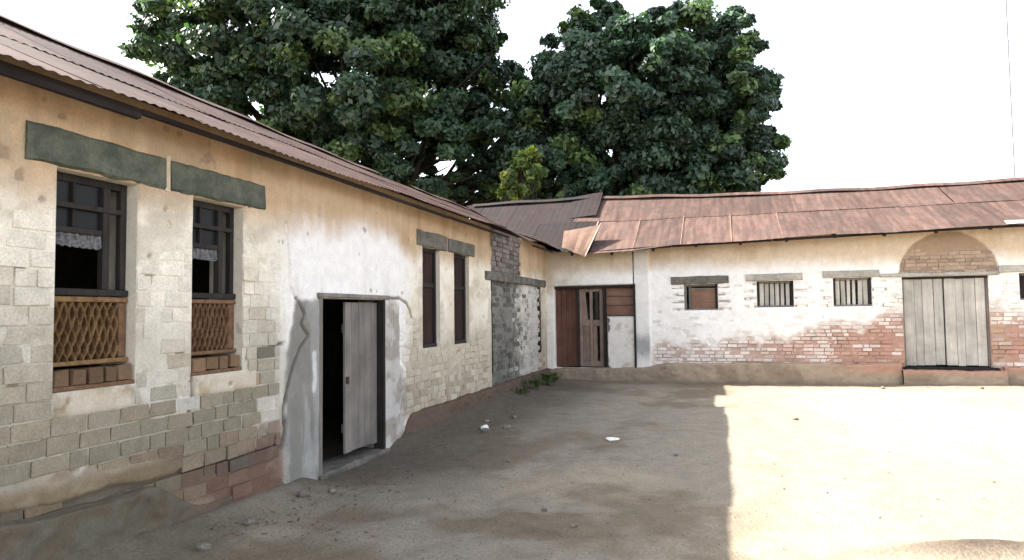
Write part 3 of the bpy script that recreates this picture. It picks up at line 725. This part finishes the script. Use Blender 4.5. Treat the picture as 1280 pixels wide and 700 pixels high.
def cB(u, v, body=False):
    u = np.asarray(u, float); v = np.asarray(v, float)
    n1 = fb(u, v, 1.0, 5, 361); n2 = fb(u, v, 4, 4, 371); n3 = fb(u * 2.4, v * .35, 1.6, 4, 381)
    c = np.ones(u.shape + (3,)) * np.array([.80, .77, .725])
    c = mixc(c, (.66, .61, .55), .4 * sm(.5, .68, n1))
    ob = 2.62 + .3 * (n1 - .5) + .25 * (n3 - .5); st = sm(ob - .12, ob + .3, v); c = mixc(c, (.56, .42, .27), .85 * st); c = mixc(c, (.45, .32, .2), .5 * st * sm(.5, .66, n3))
    pnl = (1 - sm(2.1, 2.13, u)); c = mixc(c, (.48, .40, .30), .75 * pnl * sm(.35, .6, n1 + .2 * (v - 2.6)))
    pil = sm(2.10, 2.14, u) * (1 - sm(2.42, 2.47, u)); c = mixc(c, (.62, .59, .55), .6 * pil); c = mixc(c, (.25, .25, .24), .85 * pil * (1 - sm(1.05, 1.25, v + .2 * (n2 - .5))) * sm(.5, .9, v))
    m, ar = wornB(u, v)
    redk = np.interp(u, [2.5, 4, 5.2, 7, 9, 11], [.18, .38, .78, .95, 1., .9])
    redm = redk * (1 - sm(np.interp(u, [2.5, 7, 7.6, 11], [.95, 1.35, 1.5, 1.35]) - .1, np.interp(u, [2.5, 7, 7.6, 11], [.95, 1.35, 1.5, 1.35]) + .35, v + .4 * (n2 - .5)))
    c = mixc(c, (.40, .185, .125), m * redm * .9)
    c = mixc(c, (.44, .27, .19), .75 * (1 - sm(.55, .85, v + .3 * (n2 - .5))) * sm(6.2, 7.3, u))
    if not body: c = mixc(c, (.34, .22, .165), .6 * m * (v < 1.6))
    am = archm(u, v); c = mixc(c, (.30, .208, .138), .92 * am); c = mixc(c, (.40, .30, .225), .6 * ar)
    c = mixc(c, (.42, .30, .22), .6 * sm(9.12, 9.16, u) * (1 - sm(9.36, 9.46, u + .1 * (n2 - .5))) * (1 - sm(1.5, 1.9, v)))
    if not body:
        for W_ in (V1, V2, V3):
            for a, b in ((W_[0] - .27, W_[0]), (W_[1], W_[1] + .27)):
                for k in range(4):
                    zc = W_[2] + .02 + k * .165; c = mixc(c, (.28, .24, .20), .85 * (u > a) * (u < b) * (1 - sm(.014, .03, np.abs(v - zc))) * (.2 + .8 * sm(.3, .55, fb(u, v, 7, 2, 341 + k))))
    return c
wallB = wall('wall', 'B', (-.3, 12.5), (-.05, 3.36), .021, HOL_B, hB, cB, back_b, .36, None, lambda u: np.interp(u, [-1, .4, 1.1, 2.2, 3, 5, 8, 14], [3.2, 3.19, 3.14, 3.19, 3.25, 3.30, 3.35, 3.4]))
def bcolB(u, v):
    c = cB(np.array([u]), np.array([v]), True)[0]
    k = float(fb(np.array([u]), np.array([v]), 3.2, 3, 391)[0]) + random.uniform(-.12, .12)
    m_ = float(sm(.0, .18, k - np.interp(u, [2.5, 5, 7, 9.1, 11], [.30, .40, .54, .56, .54]) + .16 * (v > 1.3))); c = c * (1 - .75 * m_) + np.array([.72, .665, .60]) * .75 * m_
    return tuple(np.clip(c * random.uniform(.84, 1.08), .04, .85))
skB = [(h[0], h[1], h[2], h[3]) for h in HOL_B] + [(0, 2.5, 0, 4), (7.1, 9.9, 2.33, 2.40)]
BB = courses((2.5, 7.6), (.5, 2.3), .21, .078, .018, skB, hB, lambda u, v: random.gauss(.002, .012), bcolB, .0) + \
     courses((9.13, 11.5), (.45, 2.3), .23, .082, .015, skB, hB, lambda u, v: random.gauss(.002, .012), bcolB, .0) + \
     courses((7.56, 9.32), (2.40, 2.90), .20, .075, .014, [], hB, lambda u, v: random.gauss(.0, .005), lambda u, v: tuple(np.array([.36, .265, .19]) * random.uniform(.72, 1.2)), .0)
lay_bricks(wallB, 'B', [b for b in BB if random.random() < .94], 300)
# lintels
for (a, b, c, d, s) in ((2.94, 4.19, 2.308, 2.485, 1), (4.55, 5.70, 2.34, 2.495, 2), (6.10, 7.18, 2.37, 2.515, 3)):
    beam('lintel', 'B', a, b, c, d, -.25, .045, CONC_DIRTY if s < 2 else CONC_PALE, back_b, .012, 20, s * 5)
beam('gate_lintel', 'B', 7.19, 9.30, 2.352, 2.425, -.2, .055, CONC_PALE, back_b, .014, 26, 31)
beam('lintel', 'B', 9.31, 10.7, 2.39, 2.53, -.2, .05, CONC_PALE, back_b, .012, 16, 41)
# small windows
def slat_window(Wn, ns, mat, board=False):
    a, b, c, d = Wn
    s = box('window', 'B', a + .002, b - .002, c + .002, c + .035, -.17, -.06, WOOD_GREY, back_b)
    box('frame', 'B', a + .003, a + .05, c + .036, d - .003, -.16, -.07, WOOD_GREY if board else WOOD_DARK, s); box('frame', 'B', b - .05, b - .003, c + .036, d - .003, -.16, -.07, WOOD_DARK, s)
    box('frame', 'B', a + .051, b - .051, d - .045, d - .004, -.16, -.07, WOOD_GREY, s)
    if board:
        box('board', 'B', a + .14, b - .052, c + .037, d - .12, -.15, -.12, WOOD_BROWN, s); box('bar', 'B', a + .10, a + .135, c + .037, d - .046, -.15, -.10, WOOD_GREY, s, .004, .003)
        box('rail', 'B', a + .137, b - .052, d - .118, d - .085, -.15, -.11, WOOD_GREY, s)
    else:
        du = (b - a - .1) / ns
        for k in range(ns):
            x0 = a + .052 + du * k; box('slat', 'B', x0 + .007, x0 + du - random.uniform(.012, .04), c + .037, d - .046 - random.uniform(0, .01), -.13, -.105 + random.uniform(-.01, .01), mat, s, .003, .002, (random.uniform(-.012, .012), 0))
slat_window(V1, 0, WOOD_GREY, True); slat_window(V2, 6, WOOD_PALE); slat_window(V3, 6, WOOD_PALE); slat_window(V4, 6, WOOD_DARK)
# double plank gate
g = box('gate', 'B', GT[0] + .01, GT[1] - .01, GT[3] - .04, GT[3] - .004, -.14, -.03, WOOD_DARK, back_b)
g['label'] = 'pale weathered double plank gate'
box('sill', 'B', 7.56, 9.24, .445, .505, -.2, .10, WOOD_DARKH, g, .01, .008)
for s_, (a, b) in enumerate(((7.635, 8.348), (8.370, 9.09))):
    e = np.linspace(a, b, 5) + np.array([0, .02, -.015, .01, 0])
    for k in range(4): box('plank', 'B', e[k] + .003, e[k + 1] - .003, .535 + random.uniform(-.012, .012), 2.30 + random.uniform(-.015, .005), -.10, -.072 + random.uniform(-.003, .003), WOOD_PALE, g, .004, .002, (random.uniform(-.004, .004), 0))
    for zz in (.85, 1.95): box('rail', 'B', a + .02, b - .02, zz, zz + .09, -.13, -.104, WOOD_GREY, g)
box('cover_strip', 'B', 8.35, 8.368, .55, 1.28, -.125, -.105, WOOD_DARK, g)
box('jamb', 'B', GT[0] - .0 + .002, GT[0] + .028, .51, 2.30, -.14, -.04, WOOD_GREY, g); box('jamb', 'B', GT[1] - .03, GT[1] - .002, .51, 2.30, -.14, -.04, WOOD_GREY, g)
# entrance bay near the inner corner
a, b, c, d = OPN
bay = box('entrance_screen', 'B', a, b, d - .06, d - .003, -.2, -.02, WOOD_DARK, back_b)
e = np.linspace(.205, .73, 5)
dr1 = box('door', 'B', .21, .73, 1.9, 2.0, -.19, -.16, WOOD_RED, back_b); dr1['label'] = 'dark red-brown plank door'
for k in range(4): box('plank', 'B', e[k] + .002, e[k + 1] - .002, .43, d - .063, -.158, -.13, WOOD_RED, dr1)
box('post', 'B', .735, .785, .41, d - .062, -.18, -.07, WOOD_DARK, bay); box('post', 'B', 1.365, 1.43, .41, d - .062, -.18, -.05, WOOD_DARK, bay)
dr2 = box('door', 'B', .79, .86, .43, 2.27, -.15, -.10, WOOD_DOOR, back_b); dr2['label'] = 'weathered panelled door with broken upper panels'
box('stile', 'B', 1.27, 1.36, .43, 2.27, -.15, -.10, WOOD_DOOR, dr2); box('stile', 'B', 1.035, 1.105, .43, 2.27, -.148, -.102, WOOD_DOOR, dr2)
for z0, z1 in ((.43, .56), (1.38, 1.52), (2.19, 2.27)):
    box('rail', 'B', .862, 1.033, z0, z1, -.147, -.104, WOOD_DOOR, dr2); box('rail', 'B', 1.107, 1.268, z0, z1, -.147, -.104, WOOD_DOOR, dr2)
for x0, x1 in ((.862, 1.033), (1.107, 1.2)): box('panel', 'B', x0, x1, .562, 1.378, -.135, -.122, WOOD_DOOR, dr2)
box('panel', 'B', .862, .99, 1.522, 2.188, -.135, -.122, WOOD_DOOR, dr2, .003, .0, (-.06, 0)); box('panel', 'B', 1.16, 1.24, 1.522, 2.188, -.135, -.122, WOOD_DARK, dr2)
box('board', 'B', 1.435, 2.112, 1.635, d - .064, -.14, -.10, WOOD_BROWN, bay, .004, .003)
for z0 in (1.85, 2.06): box('batten', 'B', 1.44, 2.11, z0, z0 + .02, -.099, -.09, WOOD_RED, bay)
# stub wall with crumbled edges
us = np.linspace(1.425, 2.115, 40); vs = np.linspace(.36, 1.62, 70); gu, gv = np.meshgrid(us, vs, indexing='ij')
edge = np.minimum(np.minimum(gu - 1.425, 1.62 - gv), .2) ; dm = sm(0, .05, edge - .06 * sm(.45, .7, fb(gu, gv, 6, 3, 401)))
hh = -.16 + .17 * dm + .012 * (fb(gu, gv, 6, 3, 411) - .5)
cc = mixc(np.ones(gu.shape + (3,)) * np.array([.66, .62, .56]), (.38, .32, .26), np.maximum(.8 * (1 - dm), .6 * sm(.55, .7, fb(gu, gv, 3, 4, 421))))
n = len(vs); I = (np.arange(39)[:, None] * n + np.arange(69)[None, :]).ravel()
mesh('stub_wall', frv('B', gu, gv, hh).reshape(-1, 3), np.stack([I, I + n, I + n + 1, I + 1], -1), MAT_WALL, back_b, cc.reshape(-1, 3))
# ledge along the foot of the wall, step at the gate
def pcolB(u, v):
    n1 = fb(u, v, 1.4, 4, 431); c = np.ones(u.shape + (3,)) * np.array([.34, .265, .19]); c = mixc(c, (.25, .19, .135), sm(.45, .65, n1))
    c = mixc(c, (.40, .22, .15), .8 * sm(5.8, 7.2, u) * sm(.3, .45, v)); c = mixc(c, (.16, .125, .09), .75 * (1 - sm(.08, .22, v))); c = mixc(c, (.23, .19, .15), .6 * (1 - sm(2, 3.5, u)))
    return c
plinth('plinth', 'B', .05, 7.5, lambda u: np.interp(u, [0, .5, 2.2, 3, 7.5], [.36, .38, .41, .54, .56]), lambda u: .16 + .06 * fb(u, u * 0, .9, 3, 441), pcolB, back_b, .03, -.05, 451)
plinth('plinth', 'B', 7.5, 9.3, lambda u: .44 + 0 * u, lambda u: .30 + 0 * u, pcolB, back_b, .03, -.05, 461)
plinth('plinth', 'B', 9.3, 12.5, lambda u: .50 + 0 * u, lambda u: .14 + 0 * u, pcolB, back_b, .03, -.05, 471)
# -------- roof of the back building
roofB = bm_obj('roof', hexa([Vector((x, y_, z)) for x in (-2.9, 14.) for y_ in (18.28, 18.42) for z in (4.4, 4.5)], .01), WOOD_DARKH, back_b)
vb = lambda a_, s_: np.maximum(a_, .40 - 3.4 * s_ - .05)
x = 1.05; i = 0
while x < 13.6:
    sheet('roof_sheet', BR, x, x + 1.12, -random.uniform(0, .02), .60, .010 + random.uniform(0, .008), RUST_B, roofB, .0018, .15, 'x', None, random.uniform(-.008, .008))
    sheet('roof_sheet', BR, x - .62 + random.uniform(-.1, .1), x + .50, .56 - random.uniform(0, .015), 1.0, .016 + random.uniform(0, .008), RUST_B, roofB, .0018, .15, 'x', None, random.uniform(-.008, .008))
    x += 1.06; i += 1
for x0, x1, s0, s1 in ((-3.6, -2.4, .6, 1.), (-2.5, -1.4, .42, 1.), (-1.5, -.45, .2, 1.), (-.55, .55, 0., .58), (-.55, .45, .55, 1.), (.3, 1.15, 0., .6)):
    sheet('roof_sheet', BR, x0, x1, s0, s1, .008 + random.uniform(0, .01), RUST_D, roofB, .002, .15, 'x', vb, random.uniform(-.01, .01))
# seam strips in a paler metal colour
for xx in (1.08, 2.14, 3.2, 4.28, 5.32): 
    V = [];
    for s_ in np.linspace(-.01, .57, 8):
        p = BR(np.array(xx), np.array(s_)); V += [(p[0] - .02, p[1], p[2] + .014), (p[0], p[1], p[2] + .026), (p[0] + .014, p[1], p[2] + .014)]
    mesh('seam', V, [(3 * k + j, 3 * k + j + 3, 3 * k + j + 4, 3 * k + j + 1) for k in range(7) for j in range(2)], RUST_O if xx > 2 else GALV_OLD, roofB)
# loose corner sheet that sags below the eave, with its pale folded edge, and a curled-up old sheet
def pt(px, py, y_): 
    d = (FW + RT * ((px - 640) / F_PX) - UP * ((py - 350) / F_PX)); t = (y_ - CAM.y) / d.y; return CAM + d * t
q = [pt(702, 309, 15.30), pt(731, 321, 15.22), pt(750, 281, 16.0), pt(705, 289, 16.05)]
bm = bmesh.new(); vs_ = [bm.verts.new(p_) for p_ in q]; bm.faces.new(vs_); bmesh.ops.subdivide_edges(bm, edges=bm.edges[:], cuts=5, use_grid_fill=True)
for v_ in bm.verts: v_.co.z += .012 * math.sin(v_.co.x * 22) 
r_ = bmesh.ops.solidify(bm, geom=bm.faces[:], thickness=.004)
bm_obj('loose_sheet', bm, RUST_O, roofB)
d_ = Vector((.035, -.01, .03)); bm_obj('folded_edge', hexa([q[1] + Vector((0, 0, -.01)), q[1] + Vector((0, 0, .03)), q[1] + d_, q[1] + d_ + Vector((0, 0, .03)), q[2] + Vector((0, 0, -.01)), q[2] + Vector((0, 0, .03)), q[2] + d_, q[2] + d_ + Vector((0, 0, .03))], .004), GALV_OLD, roofB)
sheet('curled_sheet', BR, .15, .98, .62, 1.0, .05, RUST_D, roofB, .0035, .15, 'x', None, .12, 10, .08)
xx = -2.8
while xx < 13.5: cap(BR, xx, xx + 1.83, 'x', roofB, RUST_B if xx > .5 else RUST_D, .05, .2); xx += 1.8
V = []
for k in range(13):
    q_ = -3 + 17 * k / 12; p = BR(np.array(q_), np.array(.985)); V += [tuple(p), (q_, 21.4, 3.0)]
mesh('rear_slope', V, [(2 * k, 2 * k + 1, 2 * k + 3, 2 * k + 2) for k in range(12)], RUST_D, roofB)
xx = .9
while xx < 13.4:
    za_ = [float(BR(np.array(q_), np.array(.03))[2]) for q_ in (xx, xx + 2.1)]
    bm_obj('eave_board', hexa([Vector((xx + dx, YB - y_, za_[i_] - zz)) for i_, dx in enumerate((.005, 2.095)) for y_ in (.36, .32) for zz in (.075, .02)], .003, .003), WOOD_DARKH, roofB); xx += 2.1
V = []
for k in range(9):
    p = BR(np.array(9.35 + .2 * k), np.array(-.012)); V += [(p[0], p[1], p[2] + .03 + .01 * math.sin(k * 2)), (p[0], p[1] + .16, p[2] + .125)]
mesh('pale_eave_strip', V, [(2 * k, 2 * k + 2, 2 * k + 3, 2 * k + 1) for k in range(8)], GALV_OLD, roofB)
box('post', 'B', 2.085, 2.125, .40, 3.1, -.05, .052, WOOD_DARK, bay)  # dark post added to draw the dark gap between panel and pillar
xx = .7
while xx < 13.5:
    z0 = float(BR(np.array(xx), np.array(.02))[2]); z1 = float(BR(np.array(xx), np.array(.95))[2])
    bm_obj('rafter', hexa([Vector((xx + dx, yy_, zz)) for dx in (0, .06) for yy_, zs in ((YB - .37, (z0 - .10, z0 - .022)), (YB + 2.4, (z1 - .24, z1 - .16))) for zz in zs], .004), WOOD_DARKH, roofB)
    xx += .93
box('rear_wall', 'B', -3, 12.5, 0, 3.0, -5.7, -5.4, WHITEWASH, back_b, 0, 0); box('end_wall', 'B', 12.51, 12.8, 0, 3.2, -5.4, 0, WHITEWASH, back_b, 0, 0)
box('inner_wall', 'B', -.6, -.31, 0, 3.1, -5.4, -.05, WHITEWASH, back_b, 0, 0)

# ================================================================== TREES
def tree(name, label, cat, base, blobs, leaf_mat, n_clump, n_leaf, leaf_len, trunk_r, seed, group=None, gap=.0):
    r = np.random.default_rng(seed); root = thing(name, label, cat, base, group)
    C = np.array([b[0] for b in blobs]); R = np.array([b[1] for b in blobs]); wgt = R ** 2 / (R ** 2).sum()
    cl = []
    for i in r.choice(len(blobs), n_clump, p=wgt):
        d = r.normal(size=3); d /= np.linalg.norm(d); rad = R[i] * (.55 + .47 * r.random() ** .6); p = C[i] + d * rad * np.array([1, 1, .92])
        cl.append((p, R[i] * (.11 + .14 * r.random()), d))
    holes = [(C[i] + r.normal(size=3) * R[i] * .5, R[i] * (.22 + .2 * r.random())) for i in r.choice(len(blobs), int(len(blobs) * gap))] if gap else []
    P = []; Nn = []; Tn = []
    for p, cr, d in cl:
        if any(np.linalg.norm((p - q_) * np.array([1, .35, 1])) < hr for q_, hr in holes): continue
        tone = r.random(); tc_ = np.array([1., 1., 1.]) * (.55 + .9 * tone ** 1.5) if tone < .8 else np.array([2.1, 1.75, 1.15]) * (.75 + .4 * r.random())
        m = int(n_leaf * (.6 + .8 * r.random())); q = r.normal(size=(m, 3)); q /= np.linalg.norm(q, axis=1)[:, None]; q *= (cr * (.35 + .75 * r.random((m, 1)))) * np.array([1.15, 1.15, .7])
        P.append(p + q); Tn.append(np.tile(tc_, (m, 1)) * (.8 + .4 * r.random((m, 1)))); Nn.append(q / cr * .8 + d * .5 + np.array([0, 0, .55]) + r.normal(size=(m, 3)) * .55)
    P = np.concatenate(P); N = np.concatenate(Nn); N /= np.linalg.norm(N, axis=1)[:, None]; m = len(P)
    T = r.normal(size=(m, 3)); T -= N * (T * N).sum(1)[:, None]; T /= np.linalg.norm(T, axis=1)[:, None]; Bn = np.cross(N, T)
    L = leaf_len * np.clip(np.exp(r.normal(size=(m, 1)) * .38), .45, 2.0); Wd = L * .30
    V = np.stack([P - T * L / 2, P + Bn * Wd - N * L * .04, P + T * L / 2 - N * L * .16, P - Bn * Wd - N * L * .04], 1).reshape(-1, 3)
    mesh('crown', V, np.arange(m * 4).reshape(m, 4), leaf_mat, root, np.repeat(np.concatenate(Tn), 4, 0))
    # trunk with limbs reaching into each lobe
    bm = bmesh.new()
    def limb(pts, r0, r1):
        prev = None; n_ = len(pts)
        for k, p in enumerate(pts):
            t = (Vector(pts[min(k + 1, n_ - 1)]) - Vector(pts[max(k - 1, 0)])).normalized(); a = t.orthogonal().normalized(); b = t.cross(a); rr = r0 + (r1 - r0) * k / (n_ - 1)
            ring = [bm.verts.new(Vector(p) + (a * math.cos(j * math.pi / 4) + b * math.sin(j * math.pi / 4)) * rr * (1 + .12 * math.sin(j * 3 + k))) for j in range(8)]
            if prev:
                for j in range(8): bm.faces.new((prev[j], prev[(j + 1) % 8], ring[(j + 1) % 8], ring[j]))
            prev = ring
    b0 = Vector(base); top = Vector(C.mean(0)); fork = b0.lerp(top, .42); fork.x = b0.x + (fork.x - b0.x) * .5; fork.y = b0.y + (fork.y - b0.y) * .5
    limb([b0 + Vector((0, 0, -.2)), b0.lerp(fork, .15), b0.lerp(fork, .55) + Vector((.12, 0, 0)), fork], trunk_r * 1.35, trunk_r * .8)
    for c_, rr in zip(C, R):
        c_ = Vector(c_); mid = fork.lerp(c_, .5) + Vector((r.normal() * .4, r.normal() * .4, .3))
        limb([fork - Vector((0, 0, .2)), fork.lerp(mid, .5), mid, mid.lerp(c_, .6), c_ + Vector((0, 0, rr * .35))], trunk_r * .36, .05)
        for _ in range(4):
            e_ = c_ + Vector(r.normal(size=3)).normalized() * rr * .85; limb([mid, mid.lerp(e_, .5) + Vector((0, 0, .3)), e_], trunk_r * .13, .02)
    bmesh.ops.recalc_face_normals(bm, faces=bm.faces[:])
    bm_obj('trunk', bm, BARK, root)
    return root
def lobes(spec, depth):
    return [(np.array(at(px, py, depth + dd)), rp / F_PX * (depth + dd)) for px, py, rp, dd in spec]
D1 = 29.0
b1 = at(415, 400, D1); b1 = (b1.x, b1.y, 0)
tree('shade_tree', 'huge dark green tree spreading above the long rusty roof', 'tree', b1,
     lobes([(245, 50, 72, 0), (262, 130, 62, -1), (330, 30, 95, -1.5), (345, 130, 85, .5), (420, -40, 120, 1.), (425, 90, 105, -2), (440, 190, 80, -.5), (520, 20, 105, 0), (545, 110, 92, 1.5), (535, 195, 65, -1), (590, 150, 68, 1), (300, -60, 90, 1), (570, -70, 85, 1.), (600, 70, 45, 0.), (600, 252, 32, 1), (650, 240, 36, 3), (330, 190, 60, -1), (520, 240, 55, 0), (400, 225, 50, -1), (590, 215, 38, 1), (625, 120, 46, 1), (632, 180, 40, 1.5), (480, 235, 45, 0), (580, 235, 42, 0), (620, 228, 36, 1.5), (645, 215, 40, 2.5), (560, 255, 30, -.5), (675, 235, 34, 2), (215, 30, 26, 0), (210, 75, 18, 0), (228, 120, 26, -1)], D1),
     LEAF_A, 1350, 330, .205, .75, 11, None, .3)
D2 = 27.0
b2 = at(815, 400, D2); b2 = (b2.x, b2.y, 0)
tree('shade_tree', 'rounded dark green tree rising behind the back building roof', 'tree', b2,
     lobes([(745, 70, 62, 0), (720, 130, 72, -1), (700, 190, 68, 0), (790, 110, 85, -2), (800, 200, 85, 0), (860, 75, 72, 1), (900, 130, 68, -1), (880, 195, 78, .5), (930, 190, 48, 0), (745, 30, 36, .5), (905, 55, 44, 0), (830, 40, 40, 0), (945, 120, 28, 0), (950, 205, 40, 0), (655, 165, 48, 1), (760, 230, 60, 0), (695, 238, 42, 0), (665, 225, 40, 1.5), (735, 245, 34, -.5), (850, 240, 40, 0)], D2),
     LEAF_B, 980, 330, .19, .6, 23, None, .15)
D3 = 24.5
b3 = at(652, 400, D3); b3 = (b3.x, b3.y, 0)
tree('young_tree', 'small bright yellow-green young tree between the two big trees', 'tree', b3, lobes([(650, 222, 24, 0), (660, 198, 15, .3), (636, 240, 16, 0)], D3), LEAF_C, 70, 60, .22, .1, 31)

# weeds at the foot of the walled-up doorway
def weed(x, y, hgt, nl, seed, lab):
    r = np.random.default_rng(seed); V = []; Fc = []
    z0 = float(gz(x, y))
    for k in range(nl):
        a = r.random() * 6.28; L = hgt * (.5 + .6 * r.random()); b = Vector((r.normal() * .06, r.normal() * .06, 0)); d = Vector((math.cos(a), math.sin(a), 0)); w_ = Vector((-d.y, d.x, 0)) * L * .13
        m1 = b + d * L * .25 + Vector((0, 0, L * .65)); e_ = b + d * L * .65 + Vector((0, 0, L * .8)); o_ = len(V)
        V += [b, m1 - w_, m1 + w_, e_]; Fc += [(o_, o_ + 1, o_ + 2), (o_ + 1, o_ + 3, o_ + 2)]
    o = mesh('weed', [tuple(Vector((x, y, z0)) + v) for v in V], Fc, LEAF_W, None, np.ones((len(V), 3)))
    return tag(o, lab, 'weed', 'weeds below the walled-up doorway')
for k, (x_, y_, h_, lab) in enumerate(((.34, 12.5, .17, 'lowest weed tuft below the walled-up doorway, beside the far windows'), (.38, 13.3, .26, 'middle-sized weed tuft below the middle of the walled-up doorway'), (.46, 14.1, .34, 'tallest dark weed tuft below the walled-up doorway'), (.38, 14.8, .22, 'weed tuft in the inner corner beside the red-brown door'))): weed(x_, y_, h_, 40, 60 + k, lab)

# loose stones and litter in the yard
def stone(x, y, s, seed, mat=STONE, flat=.6):
    r = np.random.default_rng(seed); bm = bmesh.new(); bmesh.ops.create_icosphere(bm, subdivisions=2, radius=1)
    sc = Vector((s * (.8 + .5 * r.random()), s * (.7 + .4 * r.random()), s * flat)); f_ = r.normal(size=3)
    for v in bm.verts: v.co = Vector(v.co[i] * sc[i] * (1 + .22 * math.sin(3.1 * v.co.x + f_[0] * 3) * math.sin(2.7 * v.co.y + f_[1] * 3) + .1 * r.normal() * .5) for i in range(3))
    z = float(gz(x, y)) + sc.z * .55
    me = bpy.data.meshes.new('stone'); bm.to_mesh(me); bm.free(); me.materials.append(mat); o = bpy.data.objects.new('stone', me); link(o); o.location = (x, y, z); o.rotation_euler = (0, 0, r.random() * 6); return o
for k, (x_, y_, s_) in enumerate(((.5, 4.02, .055), (.42, 4.6, .05), (.34, 5.45, .06), (.48, 5.7, .04))):
    tag(stone(x_, y_, s_, 100 + k), 'small broken brick-and-stone lump below the grilled windows', 'stone', 'rubble below the grilled windows')
for k, (x_, y_, s_) in enumerate(((.85, 9.0, .06), (.72, 9.2, .045), (1.05, 9.35, .05), (.62, 9.7, .04), (1.2, 9.1, .03), (.9, 10.2, .05))):
    tag(stone(x_, y_, s_, 120 + k), 'small dark rubble lump on the dirt below the far pair of windows', 'stone', 'rubble below the far windows')
tag(stone(.80, 9.12, .06, 140, PAPER, .7), 'crumpled white paper scrap among rubble beside the left wall', 'litter')
lo = stone(2.64, 8.92, .085, 141, PAPER, .25); lo.name = 'paper_scrap'; tag(lo, 'flat white scrap lying alone in the middle of the shaded dirt', 'litter')
lo = [o for o in bpy.data.objects if o.get('label', '').startswith('crumpled')][0]; lo.name = 'crumpled_paper'
for k, (x_, y_, s_) in enumerate(((2.55, 5.75, .03), (2.9, 5.35, .028), (3.5, 8.2, .03), (1.7, 7.4, .025))):
    tag(stone(x_, y_, s_, 150 + k), 'pebble lying on the open shaded dirt', 'pebble', 'pebbles on the shaded dirt')
for k, (x_, y_, s_) in enumerate(((5.05, 11.0, .035), (7.0, 14.9, .05), (8.6, 14.7, .045))):
    tag(stone(x_, y_, s_, 170 + k), 'pebble lying on the sunlit dirt', 'pebble', 'pebbles on the sunlit dirt')
# fine grit
NV = []; NF = []
for k in range(1500):
    x_ = 4.6 * random.random() ** 1.2 + .25; y_ = 4.4 + 10.5 * random.random() ** 1.5; s_ = random.uniform(.003, .009); o_ = len(NV); z_ = float(gz(x_, y_))
    for dx, dy, dz in ((1, 0, 0), (-.5, .85, 0), (-.5, -.85, 0), (random.uniform(-.3, .3), 0, 1)): NV.append((x_ + dx * s_, y_ + dy * s_, z_ + dz * s_ - .002))
    NF += [(o_, o_ + 1, o_ + 3), (o_ + 1, o_ + 2, o_ + 3), (o_ + 2, o_, o_ + 3)]
gr = mesh('grit', NV, NF, BARK); gr['kind'] = 'stuff'; gr['label'] = 'fine grit scattered over the shaded dirt'

NV = []; NF = []
for k in range(900):
    if k % 3: x_ = .25 + abs(random.gauss(0, .5)); y_ = random.uniform(4.3, 15.2)
    else: x_ = random.uniform(.4, 9); y_ = YB - .3 - abs(random.gauss(0, .5)) if k % 2 else random.uniform(4.5, 14)
    if 6.1 < y_ < 7.7 and x_ < .3: continue
    a_ = random.uniform(0, 6.28); s_ = random.uniform(.012, .032); o_ = len(NV); z_ = float(gz(x_, y_)) + .004; ca, sa = math.cos(a_) * s_, math.sin(a_) * s_
    for p_, q_, dz in ((1, 0, .2), (0, .4, .0), (-1, 0, .35), (0, -.4, .05)): NV.append((x_ + p_ * ca - q_ * sa, y_ + p_ * sa + q_ * ca, z_ + dz * s_))
    NF.append((o_, o_ + 1, o_ + 2, o_ + 3))
ll = mesh('leaf_litter', NV, NF, CLAYDK); ll['kind'] = 'stuff'; ll['label'] = 'dry brown leaf litter blown against the walls'

# thin steel mast beyond the back building
DP = 34.0; bp = at(1268, 215, DP); tp = Vector((bp.x, bp.y, 19.0))
mast = thing('steel_mast', 'thin pale steel mast beyond the right end of the back roof', 'mast', (bp.x, bp.y, 0))
def tube(name, a, b, r, mat, parent):
    a = Vector(a); b = Vector(b); t = (b - a).normalized(); u_ = t.orthogonal().normalized(); v_ = t.cross(u_); V = []
    for p in (a, b): V += [tuple(p + (u_ * math.cos(k * math.pi / 4) + v_ * math.sin(k * math.pi / 4)) * r) for k in range(8)]
    return mesh(name, V, [(k, (k + 1) % 8, 8 + (k + 1) % 8, 8 + k) for k in range(8)] + [tuple(range(8)), tuple(range(15, 7, -1))], mat, parent, None, False)
tube('pole', (bp.x, bp.y, 0), tp, .035, GALV, mast)
za = at(1265, 48, DP).z; rv = Vector((RT.x, RT.y, 0)).normalized()
tube('cross_arm', tp * 0 + Vector((bp.x, bp.y, za)), Vector((bp.x, bp.y, za)) + rv * 1.4, .02, GALV, mast)
